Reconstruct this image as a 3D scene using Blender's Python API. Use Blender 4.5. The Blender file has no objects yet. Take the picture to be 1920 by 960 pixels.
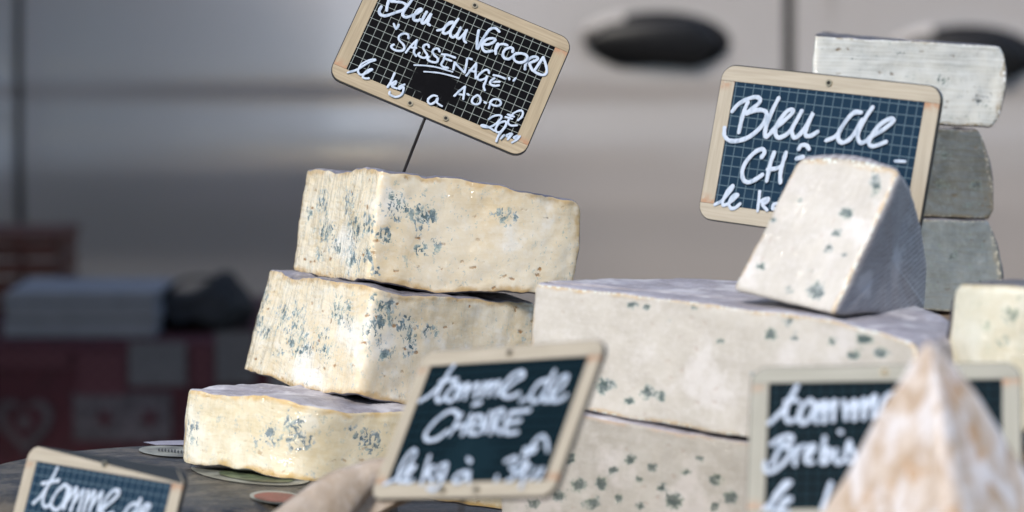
import bpy, bmesh, math, random
from mathutils import Vector, Matrix, noise

# ------------------------------------------------------------------ camera, sky, sun, exposure
sc = bpy.context.scene
COL = sc.collection
ZC = 1.12                                   # eye height of the photographer, metres
CAMP = Vector((0, -2.05, ZC))
PITCH = math.radians(5.0)
FPX = 1920 * 100.0 / 36.0                   # focal length in photograph pixels
cd = bpy.data.cameras.new('camera')
cam = bpy.data.objects.new('camera', cd); COL.objects.link(cam)
cam.location = CAMP
cam.rotation_euler = (math.radians(90) - PITCH, 0, 0)
cd.lens = 100; cd.sensor_width = 36; cd.clip_start = 0.05; cd.clip_end = 500
cd.dof.use_dof = True; cd.dof.focus_distance = 2.0; cd.dof.aperture_fstop = 4.7
sc.camera = cam

SUN_EL, SUN_AZ = math.radians(38), math.radians(-156)      # azimuth measured from +Y towards +X
w = bpy.data.worlds.new('World'); sc.world = w; w.use_nodes = True
nt = w.node_tree; bg = nt.nodes['Background']
sky = nt.nodes.new('ShaderNodeTexSky'); sky.sky_type = 'NISHITA'; sky.sun_disc = False
sky.sun_elevation = SUN_EL; sky.sun_rotation = SUN_AZ
nt.links.new(sky.outputs[0], bg.inputs[0]); bg.inputs[1].default_value = 0.12
sd = bpy.data.lights.new('sun', 'SUN'); sd.energy = 1.5; sd.angle = math.radians(10); sd.color = (1, 0.93, 0.82)
sun = bpy.data.objects.new('sun', sd); COL.objects.link(sun)
tosun = Vector((math.sin(SUN_AZ) * math.cos(SUN_EL), math.cos(SUN_AZ) * math.cos(SUN_EL), math.sin(SUN_EL)))
sun.rotation_euler = tosun.to_track_quat('Z', 'Y').to_euler(); sun.location = (0, 0, 8)
vs = sc.view_settings
vs.view_transform = 'Standard'; vs.look = 'None'; vs.gamma = 1; vs.use_curve_mapping = False
vs.exposure = 1.22
sc.render.engine = 'CYCLES'
sc.cycles.use_denoising = True
sc.cycles.max_bounces = 6; sc.cycles.diffuse_bounces = 3; sc.cycles.glossy_bounces = 3
sc.cycles.caustics_reflective = False; sc.cycles.caustics_refractive = False
sc.cycles.sample_clamp_indirect = 4.0

FWD = Vector((0, math.cos(PITCH), -math.sin(PITCH))); UP = Vector((0, math.sin(PITCH), math.cos(PITCH)))
def P(u, v, d):
    """a point at real depth d metres, read off the photograph"""
    return CAMP + d * (FWD + Vector((1, 0, 0)) * ((u - 960) / FPX) + UP * ((480 - v) / FPX))
def onplane(u, v, z):
    r = P(u, v, 1) - CAMP
    return CAMP + r * ((z - ZC) / r.z)
def topx(p):
    r = p - CAMP; z = r.dot(FWD)
    return 960 + FPX * r.x / z, 480 - FPX * r.dot(UP) / z

# ------------------------------------------------------------------ material helpers
class NT:
    def __init__(s, name):
        s.m = bpy.data.materials.new(name); s.m.use_nodes = True
        s.t = s.m.node_tree; s.b = s.t.nodes['Principled BSDF']
    def n(s, typ, ins=None, **kw):
        nd = s.t.nodes.new('ShaderNode' + typ)
        for k, v in kw.items(): setattr(nd, k, v)
        for k, v in (ins or {}).items(): s.put(nd.inputs[k], v)
        return nd
    def put(s, sock, v):
        if isinstance(v, bpy.types.NodeSocket): s.t.links.new(v, sock)
        elif isinstance(v, bpy.types.Node): s.t.links.new(v.outputs[0], sock)
        else:
            if isinstance(v, (tuple, list)) and len(v) == 3 and sock.type == 'RGBA': v = (*v, 1)
            sock.default_value = v
    def obj(s): return s.n('TexCoord').outputs['Object']
    def uv(s): return s.n('TexCoord').outputs['UV']
    def mapped(s, vec, scale=(1, 1, 1), rot=(0, 0, 0), loc=(0, 0, 0)):
        return s.n('Mapping', {'Vector': vec, 'Scale': scale, 'Rotation': rot, 'Location': loc}).outputs[0]
    def noise(s, vec, scale, detail=3, rough=.55, dist=0):
        return s.n('TexNoise', {'Vector': vec, 'Scale': scale, 'Detail': detail, 'Roughness': rough, 'Distortion': dist}).outputs[0]
    def vor(s, vec, scale, rnd=1, feature='F1'):
        return s.n('TexVoronoi', {'Vector': vec, 'Scale': scale, 'Randomness': rnd}, feature=feature)
    def step(s, v, a, b, lo=0., hi=1.):
        return s.n('MapRange', {'Value': v, 'From Min': a, 'From Max': b, 'To Min': lo, 'To Max': hi}, interpolation_type='SMOOTHSTEP').outputs[0]
    def math(s, op, a, b=0.):
        return s.n('Math', {0: a, 1: b}, operation=op).outputs[0]
    def mix(s, f, a, b):
        nd = s.n('Mix', data_type='RGBA')
        s.put(nd.inputs[0], f); s.put(nd.inputs[6], a); s.put(nd.inputs[7], b)
        return nd.outputs[2]
    def attr(s, name): return s.n('Attribute', attribute_name=name).outputs['Fac']
    def bump(s, h, strength=.3, dist=.001):
        return s.n('Bump', {'Height': h, 'Strength': strength, 'Distance': dist}).outputs[0]
    def set(s, **kw):
        for k, v in kw.items(): s.put(s.b.inputs[k.replace('_', ' ')], v)
        return s.m
def plain(name, col, rough=.6, metal=0., var=.12, scale=40, bump=0., coat=0., spec=.5):
    m = NT(name); o = m.obj()
    nz = m.noise(o, scale, 4, .6)
    f = m.step(nz, .3, .7)
    c = m.mix(f, tuple(x * (1 - var) for x in col), tuple(min(1, x * (1 + var)) for x in col))
    kw = dict(Base_Color=c, Roughness=rough, Metallic=metal, Coat_Weight=coat)
    if bump: kw['Normal'] = m.bump(nz, bump, .002)
    mm = m.set(**kw); m.b.inputs['Specular IOR Level'].default_value = spec
    return mm

# ------------------------------------------------------------------ object helpers
def mesh_obj(name, verts, faces, mat, parent=None, smooth=False, origin=None):
    me = bpy.data.meshes.new(name)
    o = Vector(origin) if origin is not None else Vector((0, 0, 0))
    me.from_pydata([tuple(Vector(v) - o) for v in verts], [], faces); me.update()
    if mat: me.materials.append(mat)
    if smooth: me.polygons.foreach_set('use_smooth', [True] * len(me.polygons))
    ob = bpy.data.objects.new(name, me); COL.objects.link(ob)
    if parent: ob.parent = parent
    elif origin is not None: ob.location = o
    return ob
def bm_obj(name, bm, mat, parent=None, smooth=False):
    bmesh.ops.recalc_face_normals(bm, faces=bm.faces)
    me = bpy.data.meshes.new(name); bm.to_mesh(me); bm.free()
    if mat: me.materials.append(mat)
    if smooth: me.polygons.foreach_set('use_smooth', [True] * len(me.polygons))
    ob = bpy.data.objects.new(name, me); COL.objects.link(ob)
    if parent: ob.parent = parent
    return ob
def tag(o, label=None, cat=None, group=None, kind=None):
    if label: o['label'] = label
    if cat: o['category'] = cat
    if group: o['group'] = group
    if kind: o['kind'] = kind
    return o
def empty(name, loc, rot=(0, 0, 0)):
    o = bpy.data.objects.new(name, None); COL.objects.link(o)
    o.location = loc; o.rotation_euler = rot; o.empty_display_size = .02
    return o
def box(bm, x0, x1, y0, y1, z0, z1, bev=0.):
    r = bmesh.ops.create_cube(bm, size=1)
    for v in r['verts']:
        v.co = Vector(((x0 + x1) / 2 + v.co.x * (x1 - x0), (y0 + y1) / 2 + v.co.y * (y1 - y0), (z0 + z1) / 2 + v.co.z * (z1 - z0)))
    if bev:
        es = list({e for v in r['verts'] for e in v.link_edges})
        bmesh.ops.bevel(bm, geom=es, offset=bev, segments=2, affect='EDGES')
def boxo(name, x0, x1, y0, y1, z0, z1, mat, parent=None, bev=0.):
    bm = bmesh.new(); box(bm, x0, x1, y0, y1, z0, z1, bev)
    return bm_obj(name, bm, mat, parent)
def fbm(p, scale, octs=3):
    return noise.fractal(p * scale, 1.0, 2.0, octs, noise_basis='PERLIN_ORIGINAL')

# ------------------------------------------------------------------ setting: ground, square behind the photographer
def m_ground():
    m = NT('asphalt'); o = m.obj()
    c = m.mix(m.step(m.noise(o, .6, 5), .35, .65), (.065, .063, .06), (.10, .096, .09))
    c = m.mix(m.step(m.noise(o, 60, 3), .4, .6), c, (.13, .125, .118))
    return m.set(Base_Color=c, Roughness=.85)
g = mesh_obj('ground', [(-150, -150, 0), (150, -150, 0), (150, 150, 0), (-150, 150, 0)], [(0, 1, 2, 3)], m_ground())
tag(g, kind='structure')

def facade(name, x0, x1, y, h, col, label, nw, nf, roofcol):
    b = empty(name, ((x0 + x1) / 2, y, 0)); cx = (x0 + x1) / 2
    tag(b, label, 'building')
    wm = plain(name + '_plaster', col, .9, var=.06, scale=.6)
    fm = plain(name + '_frame', (.7, .69, .66), .6); gm = plain(name + '_pane', (.03, .035, .04), .08)
    sm = plain(name + '_shutter', (.16, .22, .24), .6)
    boxo('wall', x0 - cx, x1 - cx, -8, 0, 0, h, wm, b)
    boxo('roof', x0 - cx - .4, x1 - cx + .4, -8.4, .4, h + .003, h + .3, plain(name + '_roof', roofcol, .8), b)
    fh = h / nf
    for j in range(nf):
        for i in range(nw):
            wx = x0 - cx + (i + .5) * (x1 - x0) / nw; wz = j * fh + fh * .5
            ww, wh = .55, .85
            f = boxo('window', wx - ww, wx + ww, 0, .05, wz - wh, wz + wh, fm, b)
            for s in (-1, 1):
                boxo('pane', wx + s * ww / 2 - .22, wx + s * ww / 2 + .22, .05, .06, wz - wh + .08, wz + wh - .08, gm, f)
                boxo('shutter', wx + s * (ww + .32) - .3, wx + s * (ww + .32) + .3, 0, .06, wz - wh, wz + wh, sm, f)
    return b
facade('town_house', -15.5, -4.0, -15, 10.5, (.72, .57, .34), 'wide yellow plaster town house across the square behind the photographer', 5, 3, (.3, .12, .07))
facade('town_house', -3.35, -2.25, -15.2, 9.8, (.70, .60, .50), 'narrow pink plaster town house squeezed between two alleys', 1, 3, (.3, .12, .07))
facade('town_house', -.85, 5.2, -15.4, 11.5, (.74, .68, .58), 'cream plaster town house beside the alley behind the photographer', 3, 3, (.3, .13, .08))
facade('town_house', 5.5, 16, -15, 9.5, (.75, .75, .74), 'white plaster town house at the right end of the square', 4, 3, (.25, .11, .07))

# ------------------------------------------------------------------ unseen marquee and parasols added to reflect light
whitec = plain('reflector_white_canvas', (.80, .79, .77), .85, var=.03, scale=4)
mq = empty('reflector_marquee', (-4.6, -8.5, 0), (0, 0, math.radians(-20)))
tag(mq, 'unseen white canvas marquee added to reflect light to the left of the photographer', 'marquee')
for k in range(4):
    boxo('reflector_wall_panel', -1.6 + k * .8 + .004, -1.6 + (k + 1) * .8 - .004, .0, .02, .05, 2.3, whitec, mq)
    boxo('added_valance', -1.62 + k * .81 + .003, -1.62 + (k + 1) * .81 - .003, .03, .05, 2.12, 2.42, whitec, mq)
mesh_obj('roof', [(-1.7, .1, 2.42), (1.7, .1, 2.42), (1.7, -2.6, 2.42), (-1.7, -2.6, 2.42), (0, -1.25, 3.3)], [(0, 1, 4), (1, 2, 4), (2, 3, 4), (3, 0, 4)], whitec, mq)
for sx in (-1.65, 1.65):
    for sy in (.0, -2.5): boxo('post', sx - .025, sx + .025, sy - .06, sy - .01, 0, 2.4, plain('reflector_post_white', (.7, .7, .7), .4), mq)  # posts of the added reflector marquee
def parasol(x, y, r, h, label):
    o_ = empty('reflector_parasol', (x, y, 0)); tag(o_, label, 'parasol', 'parasols added for reflections')
    vv = [(0, 0, h + .55)]; N = 8; ff = []
    for k in range(N):
        a = 2 * math.pi * (k + .5) / N; vv.append((r * math.cos(a), r * math.sin(a), h))
    for k in range(N):
        a = 2 * math.pi * (k + .5) / N; vv.append((r * math.cos(a), r * math.sin(a), h - .22))
    for k in range(N):
        j = (k + 1) % N; ff += [(0, 1 + k, 1 + j), (1 + k, 1 + N + k, 1 + N + j, 1 + j)]
    mesh_obj('added_canopy', vv, ff, whitec, o_)
    boxo('pole', -.02, .02, -.02, .02, 0, h + .54, plain('parasol_pole', (.35, .25, .15), .5), o_)
    boxo('base', -.25, .25, -.25, .25, 0, .08, plain('parasol_base', (.3, .3, .3), .8), o_, .01)
parasol(2.4, -7.5, 1.5, 2.1, 'unseen white reflector parasol nearest on the square behind the photographer')
parasol(-.8, -9.5, 1.5, 2.2, 'unseen white reflector parasol farther back in the middle of the square')
# ------------------------------------------------------------------ unseen awning added to shade the back table and van
canvas = plain('shade_awning_canvas', (.5, .47, .43), .9, var=.05, scale=8)
steel = plain('galvanised_steel', (.45, .45, .46), .4, .8)
aw = empty('shade_awning', (0, 1.1, 0))
tag(aw, 'unseen off white canvas awning on steel posts added to shade the back table left of the cheeses', 'awning')
AX, AY0, AY1 = -.95, .22, 2.35
n = 12; vv = []; ff = []
for i in range(n + 1):
    for j in range(n + 1):
        x = -5.0 + (AX + 5.0) * i / n; t = j / n; y = AY0 + (AY1 - AY0) * t
        z = 2.12 + .45 * (1 - abs(2 * t - 1)) ** .8 - .03 * math.sin(math.pi * i / n) - .02
        vv.append((x, y - 1.1, z))
for i in range(n):
    for j in range(n):
        a = i * (n + 1) + j; ff.append((a, a + 1, a + n + 2, a + n + 1))
mesh_obj('added_canopy', vv, ff, canvas, aw, True)
for s in (-4.93, AX - .07):
    for y in (AY0 + .05, AY1 - .05):
        bm = bmesh.new(); box(bm, s - .025, s + .025, y - 1.125, y - 1.075, 0, 2.1, .004); bm_obj('post', bm, steel, aw)  # posts of the added shade awning
for k in range(10):
    boxo('added_valance', -4.95 + k * .405, -4.95 + k * .405 + .395, AY0 - 1.1 - .03, AY0 - 1.1 - .022, 1.82 + .02 * (k % 2), 2.12, canvas, aw)
for s in (-1, 1):
    bm = bmesh.new(); box(bm, -4.97, AX - .03, (AY0 if s < 0 else AY1) - 1.1 - .02 - s * .03, (AY0 if s < 0 else AY1) - 1.1 + .02 - s * .03, 2.06, 2.10); bm_obj('shade_awning_rail', bm, steel, aw)

# ------------------------------------------------------------------ stall table and boards (mostly below the frame)
woodm = NT('stall_wood'); o = woodm.obj()
c = woodm.mix(woodm.noise(woodm.mapped(o, (3, 40, 40)), 4, 4), (.10, .065, .04), (.20, .14, .09))
wood = woodm.set(Base_Color=c, Roughness=.7)
st = empty('stall_table', (0, -.1, 0))
tag(st, 'wooden market table carrying the cheeses', 'table')
for k in range(6):
    y0 = -.75 + k * .205
    boxo('plank', -1.1, 1.1, y0, y0 + .2, .66, .695, wood, st, .003)
for sx in (-1, 1):
    for sy in (-1, 1):
        boxo('leg', sx * 1.0 - .04, sx * 1.0 + .04, sy * .5 - .04 - .15, sy * .5 + .04 - .15, 0, .658, wood, st, .003)
def riser(x0, x1, y0, y1, z1, label):
    b = boxo('display_riser', x0, x1, y0, y1, .697, z1, wood, None, .003)
    tag(b, label, 'riser')
riser(-.42, .03, -.72, -.30, .74, 'low wooden riser under the leaning goat cheese sign')
riser(.06, .50, -.84, -.47, .80, 'wooden riser at the front under the pointed cheese wedge')
riser(.06, .34, -.455, -.01, .752, 'wooden riser under the stacked half wheels')
riser(.15, .46, .0, .30, .884, 'tall wooden riser under the grey blue stack at the back')

# ------------------------------------------------------------------ van parked behind the stall
def m_paint():
    m = NT('champagne_paint'); o = m.obj()
    fl = m.noise(o, 900, 2)
    c = m.mix(m.step(fl, .3, .7), (.55, .50, .475), (.65, .595, .565))
    return m.set(Base_Color=c, Metallic=.55, Roughness=.19, Coat_Weight=.8, Coat_Roughness=.05)
paint = m_paint()
blackp = plain('black_plastic', (.008, .008, .009), .4, spec=.25)
coverm = plain('satin_cover', (.34, .32, .31), .55)
rubber = plain('tyre_rubber', (.012, .012, .012), .85)
gapm = plain('door_gap', (.03, .03, .03), .9)
glass = plain('tinted_glass', (.015, .018, .02), .05)
VY = 3.05
van = empty('parked_van', (0, VY, 0))
tag(van, 'champagne grey van with black oval door handles parked behind the stall', 'van')
prof = [(2.28, .36), (2.2, .24), (1.9, .17), (1.32, .075), (1.24, .062), (1.12, .047), (1.03, .037), (.985, .033), (.97, .034), (.955, .037), (.94, .0352), (.90, .0300), (.86, .0270), (.82, .0265), (.76, .0295), (.68, .039), (.58, .056), (.46, .09), (.34, .14)]
def vy(z):
    for (za, ya), (zb, yb) in zip(prof, prof[1:]):
        if zb <= z <= za:
            t = (z - zb) / (za - zb); return yb + (ya - yb) * t
    return prof[0][1] if z > prof[0][0] else prof[-1][1]
def vys(z):
    return sum(vy(z + k * .006) for k in (-2, -1, 0, 1, 2)) / 5
def panel(name, x0, x1, z0, z1, mat, hole=None, extra=0., nx=None, cut=None):
    nx = nx or max(2, int((x1 - x0) / .02)); nz = max(2, int((z1 - z0) / .012))
    vv = []; ff = []
    for i in range(nx + 1):
        for j in range(nz + 1):
            x = x0 + (x1 - x0) * i / nx; z = z0 + (z1 - z0) * j / nz
            y = vys(z) + .02 * (x / 2.2) ** 2 + extra
            if hole:
                for (hx, hz, ra, rb, dp) in hole:
                    q = ((x - hx) / ra) ** 2 + ((z - hz) / rb) ** 2
                    if q < 1.25:
                        y += dp * max(0, min(1, (1.25 - q) / .6)) ** 1.3
            vv.append((x, y, z))
    for i in range(nx):
        for j in range(nz):
            a = i * (nz + 1) + j
            cx = (vv[a][0] + vv[a + nz + 2][0]) / 2; cz = (vv[a][2] + vv[a + nz + 2][2]) / 2
            if cut and math.hypot(cx - cut[0], cz - cut[1]) < cut[2]: continue
            ff.append((a, a + nz + 1, a + nz + 2, a + 1))
    return mesh_obj(name, vv, ff, mat, van, True)
def vpx(u, v):
    p = P(u, v, 5.1); return p.x, p.z
g1 = vpx(1482, 80)[0]; g0 = vpx(30, 80)[0]; h1 = vpx(1226, 82); h2 = vpx(1805, 108)
WH = (g0 - .47, .40, .455)
for (nm, a, b, hole) in (('front_door', g0 + .006, g1 - .010, [(h1[0], h1[1], .150, .068, .0015)]), ('sliding_door', g1 + .010, g1 + 1.25, [(h2[0], h2[1], .150, .068, .0015)])):
    d = panel(nm, a, b, .36, 1.30, paint, hole, nx=int((b - a) / .008))
    gl = panel('window', a + .08, b - .08, 1.36, 1.86, glass, extra=.004); gl.parent = d
    fr = panel('window_frame', a, b, 1.302, 2.0, paint, extra=.012); fr.parent = d
    x, z = (h1 if nm == 'front_door' else h2)
    # grip: a fat tapered bar bridging the oval recess, pad on the left end
    vv = []; ff = []; NS, NR = 24, 12
    for i in range(NS + 1):
        t = i / NS; xx = x - .128 + .256 * t
        ht = .040 * min(1, (math.sin(math.pi * min(1, t * 1.02)) * 1.6 + .12)) * (.62 + .62 * t) * (1 if t < .93 else max(.2, (1 - t) / .07))
        zz = z + .006 + .004 * math.sin(math.pi * t) - .004 * t
        yy = vys(z) - .020 - .014 * math.sin(math.pi * t)
        for r in range(NR):
            an = 2 * math.pi * r / NR
            vv.append((xx, yy + .014 * math.sin(an), zz + ht * math.cos(an)))
    for i in range(NS):
        for r in range(NR):
            a0 = i * NR + r; a1 = i * NR + (r + 1) % NR
            ff.append((a0, a1, a1 + NR, a0 + NR))
    ff.append(tuple(range(NR))); ff.append(tuple(range(NS * NR, NS * NR + NR)))
    hd = mesh_obj('handle', vv, ff, blackp, d, True)
    # silver end cover at the upper left of the recess
    vv = []; ff = []; N = 16
    for i in range(N + 1):
        t = i / N; xx = x - .128 + .075 * t
        up = .066 * math.sqrt(max(0, 1 - ((xx - x) / .145) ** 2))
        for k, f in enumerate((.42, .72, .98)):
            vv.append((xx, vys(z) - .012 - .010 * math.sin(math.pi * k / 2), z + up * f))
    for i in range(N):
        for k in range(2):
            a0 = i * 3 + k; ff.append((a0, a0 + 3, a0 + 4, a0 + 1))
    mesh_obj('handle_cover', vv, ff, coverm, d, True)
    # black cup in the recess
    vv = [(x + .01, vys(z) - .001, z)]; N = 40
    for i in range(N):
        an = 2 * math.pi * i / N
        vv.append((x + .012 + .128 * math.cos(an), vys(z) - .003, z + .056 * math.sin(an) + .002))
    mesh_obj('handle_cup', vv, [(0, 1 + i, 1 + (i + 1) % N) for i in range(N)], blackp, d, True)
panel('fender', g0 - 1.3, g0 - .008, .36, 1.30, paint, nx=160, cut=WH)
panel('rear_panel', g1 + 1.266, g1 + 1.9, .36, 2.0, paint)
# rail rib on the sliding door
xr = vpx(1560, 60)[0]
bm = bmesh.new(); box(bm, xr - .006, xr + .006, vys(1.15) - .007, vys(1.15) + .05, .9, 1.29, .003); bm_obj('door_rib', bm, paint, van)
for gx in (g0, g1):
    boxo('door_gap', gx - .02, gx + .02, .075, .09, .36, 1.98, gapm, van)
boxo('inner_body', g0 - 1.2, g1 + 1.85, .2, 1.7, .35, 1.95, gapm, van)
boxo('sill', g0 - .02, g1 + 1.8, .10, .2, .2, .37, blackp, van, .01)
vv = []; ff = []
for i in range(2):
    x = (g0 - .9, g1 + 1.9)[i]
    for (y, z) in ((.16, 1.98), (.20, 2.1), (.30, 2.2), (.6, 2.27), (1.3, 2.27), (1.7, 2.1), (1.78, 1.9), (1.8, .4)):
        vv.append((x, y, z))
for k in range(7): ff.append((k, k + 1, k + 9, k + 8))
mesh_obj('roof', vv, ff, paint, van)
for wx in (WH[0], g1 + 1.3):
    wl = empty('wheel', (wx, .10, .33)); wl.parent = van
    vv = []; ff = []; N = 40; pr = [(.20, .0), (.29, -.01), (.325, .02), (.33, .06), (.33, .17), (.31, .20)]
    for i in range(N):
        an = 2 * math.pi * i / N
        for (r, y) in pr: vv.append((r * math.cos(an), y, r * math.sin(an)))
    M = len(pr)
    for i in range(N):
        for k in range(M - 1):
            a0 = i * M + k; b0 = ((i + 1) % N) * M + k; ff.append((a0, b0, b0 + 1, a0 + 1))
    mesh_obj('tyre', vv, ff, rubber, wl, True)
    vv = [(0, .03, 0)]
    for i in range(N):
        an = 2 * math.pi * i / N; vv.append((.205 * math.cos(an), .012 + .01 * (i % 4 == 0), .205 * math.sin(an)))
    mesh_obj('rim', vv, [(0, 1 + i, 1 + (i + 1) % N) for i in range(N)], steel, wl)

# ------------------------------------------------------------------ table at the back of the stall, base colours darkened to carry its shade
maroon = plain('maroon_cloth', (.040, .005, .009), .9, var=.25, scale=60)
greyc = plain('grey_linen', (.085, .08, .082), .9, var=.15, scale=120)
greyd = plain('printed_linen', (.06, .05, .055), .9, var=.4, scale=90)
def checkm():
    m = NT('gingham'); o = m.obj()
    ch = m.n('TexChecker', {'Vector': m.mapped(o, (1, 0, 1)), 'Scale': 90.}).outputs['Fac']
    return m.set(Base_Color=m.mix(ch, (.05, .008, .013), (.075, .025, .03)), Roughness=.9)
gingham = checkm()
BD = 4.0
def bp(u, v, d=BD): return P(u, v, d)
zt = bp(0, 642).z; yb = bp(0, 642).y
bt = empty('back_table', (bp(-60, 642).x, yb + .3, 0))
tag(bt, 'trestle table in deep shade at the back of the stall', 'table')
bx0, bx1 = bp(-700, 642).x, bp(480, 642).x
boxo('table_top', bx0 - bt.location.x, bx1 - bt.location.x, -.29, .35, zt - .03, zt - .004, wood, bt)
for sx in (bx0 + .06, bx1 - .06):
    for sy in (-.2, .28):
        boxo('leg', sx - bt.location.x - .025, sx - bt.location.x + .025, sy - .025, sy + .025, 0, zt - .031, wood, bt)
cl = empty('patchwork_tablecloth', (bt.location.x, yb, 0))
tag(cl, 'patchwork tablecloth in dark red and grey with heart print over back table', 'tablecloth')
def cy(x, z): return -.006 + .012 * math.sin(x * 16 + 1) * min(1, (zt - z) / .15)
vv = []; ff = []; NX, NZ = 110, 36
for i in range(NX + 1):
    x = bx0 - .02 + (bx1 - bx0 + .04) * i / NX
    vv.append((x - cl.location.x, .62, zt + .002)); vv.append((x - cl.location.x, .002, zt + .002))
    for j in range(NZ + 1):
        z = zt - .004 - (zt - .12) * j / NZ
        vv.append((x - cl.location.x, cy(x, z), z))
MZ = NZ + 3
for i in range(NX):
    for k in range(MZ - 1):
        a0 = i * MZ + k; ff.append((a0, a0 + 1, a0 + MZ + 1, a0 + MZ))
mesh_obj('cloth', vv, ff, maroon, cl, True)
def patch(name, pts, mat, lift=.003):
    pts = [bp(u, v) for u, v in pts]
    c = sum(pts, Vector()) / len(pts); vs_ = []; fs = []
    K = 5
    ring = []
    for a, b in zip(pts, pts[1:] + pts[:1]):
        for k in range(K): ring.append(a.lerp(b, k / K))
    L = 6
    for l in range(L):
        for p in ring:
            q = c.lerp(p, 1 - l / L); vs_.append((q.x - cl.location.x, cy(q.x, q.z) - lift, q.z))
    R_ = len(ring)
    for l in range(L - 1):
        for k in range(R_): fs.append((l * R_ + k, l * R_ + (k + 1) % R_, (l + 1) * R_ + (k + 1) % R_, (l + 1) * R_ + k))
    fs.append(tuple((L - 1) * R_ + k for k in range(R_)))
    return mesh_obj(name, vs_, fs, mat, cl, True)
def rect(a, b, c, d): return [(a, b), (c, b), (c, d), (a, d)]
patch('patch', rect(145, 660, 235, 740), gingham)
patch('patch', rect(243, 640, 350, 722), greyc)
patch('patch', rect(138, 735, 322, 825), greyd)
patch('patch', rect(-120, 760, -40, 860), greyd)
patch('patch', rect(405, 620, 478, 720), greyc)
patch('patch', rect(330, 735, 400, 820), maroon, .004)
patch('patch', rect(360, 645, 400, 725), gingham)
patch('patch', rect(-40, 655, 130, 690), gingham)
def heart(cx, cy_, s):
    q = []
    for i in range(28):
        t = 2 * math.pi * i / 28
        q.append((cx + s * 16 * math.sin(t) ** 3 / 16, cy_ - s * (13 * math.cos(t) - 5 * math.cos(2 * t) - 2 * math.cos(3 * t) - math.cos(4 * t)) / 14))
    return q
patch('heart', heart(45, 795, 54), greyd, .005)
patch('heart', heart(45, 792, 36), maroon, .007)
patch('heart', heart(45, 792, 14), greyd, .009)
for cx in (198, 282):
    patch('star', [(cx + (22 if i % 2 else 8) * math.sin(math.pi * i / 5), 782 - (22 if i % 2 else 8) * math.cos(math.pi * i / 5)) for i in range(10)], maroon, .006)
# things on that table
pap = empty('paper_stack', bp(160, 640, 4.08)); pap.location.z = zt + .003
tag(pap, 'low stack of wrapping paper toned grey for shade on the back table', 'paper')
papm = plain('wrapping_paper', (.21, .21, .225), .8, var=.05, scale=20); papm2 = plain('paper_edge', (.16, .16, .175), .8)
x0 = bp(20, 600, 4.08).x - pap.location.x; x1 = bp(302, 600, 4.08).x - pap.location.x
random.seed(4)
H_ = bp(0, 538, 4.08).z - zt - .004
for k in range(9):
    j = random.uniform(-.003, .003)
    boxo('paper_bundle', x0 + j, x1 + j, -.05 + random.uniform(-.004, .004), .16, H_ * k / 9 + .0005, H_ * (k + 1) / 9 - .0006, papm if k % 3 else papm2, pap, .0015)
crt = empty('wooden_crate', bp(40, 640, 4.35)); crt.location.z = zt + .003
tag(crt, 'dark red brown wooden crate at the left edge behind paper stack', 'crate')
redw = plain('red_wood', (.07, .014, .006), .7, var=.3, scale=30)
x1 = bp(110, 500, 4.35).x - crt.location.x; zt2 = bp(0, 452, 4.35).z - crt.location.z
for k in range(4):
    boxo('slat', x1 - .34, x1, 0, .012, zt2 * k / 4 + .003, zt2 * (k + 1) / 4 - .003, redw, crt, .002)
    boxo('slat', x1 - .012, x1, .014, .2, zt2 * k / 4 + .003, zt2 * (k + 1) / 4 - .003, redw, crt, .002)
boxo('bottom', x1 - .33, x1 - .014, .014, .2, .0, .01, redw, crt)
boxo('lid', x1 - .345, x1 + .005, -.004, .205, zt2, zt2 + .012, redw, crt, .002)
bag = empty('black_bag', bp(385, 640, 4.15)); bag.location.z = zt + .003
tag(bag, 'slumped black bag beside the paper stack on back table', 'bag')
bagm = plain('black_nylon', (.006, .006, .007), .8, bump=.6, scale=25)
vv = []; ff = []; N, M = 36, 18
for j in range(M + 1):
    ph = math.pi * j / M
    for i in range(N):
        th = 2 * math.pi * i / N
        p = Vector((math.sin(ph) * math.cos(th), math.sin(ph) * math.sin(th), math.cos(ph)))
        r = 1 + .22 * fbm(p + Vector((3, 1, 7)), 1.7)
        q = Vector((p.x * .075, p.y * .07, max(-.028, p.z * .040 + .012 * math.sin(p.x * 4) * (p.z > 0)))) * r
        vv.append((q.x, q.y, max(0, q.z + .030)))
for j in range(M):
    for i in range(N):
        a0 = j * N + i; b0 = j * N + (i + 1) % N; ff.append((a0, b0, b0 + N, a0 + N))
mesh_obj('bag_body', vv, ff, bagm, bag, True)
vv = []; ff = []
for i in range(25):
    t = math.pi * i / 24
    for k in range(6):
        an = 2 * math.pi * k / 6; r = .05 + .005 * math.cos(an)
        vv.append((r * math.cos(t), -.03 + .005 * math.sin(an) , .05 + r * .55 * math.sin(t)))
for i in range(24):
    for k in range(6):
        a0 = i * 6 + k; b0 = i * 6 + (k + 1) % 6; ff.append((a0, b0, b0 + 6, a0 + 6))
mesh_obj('bag_strap', vv, ff, bagm, bag, True)

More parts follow.
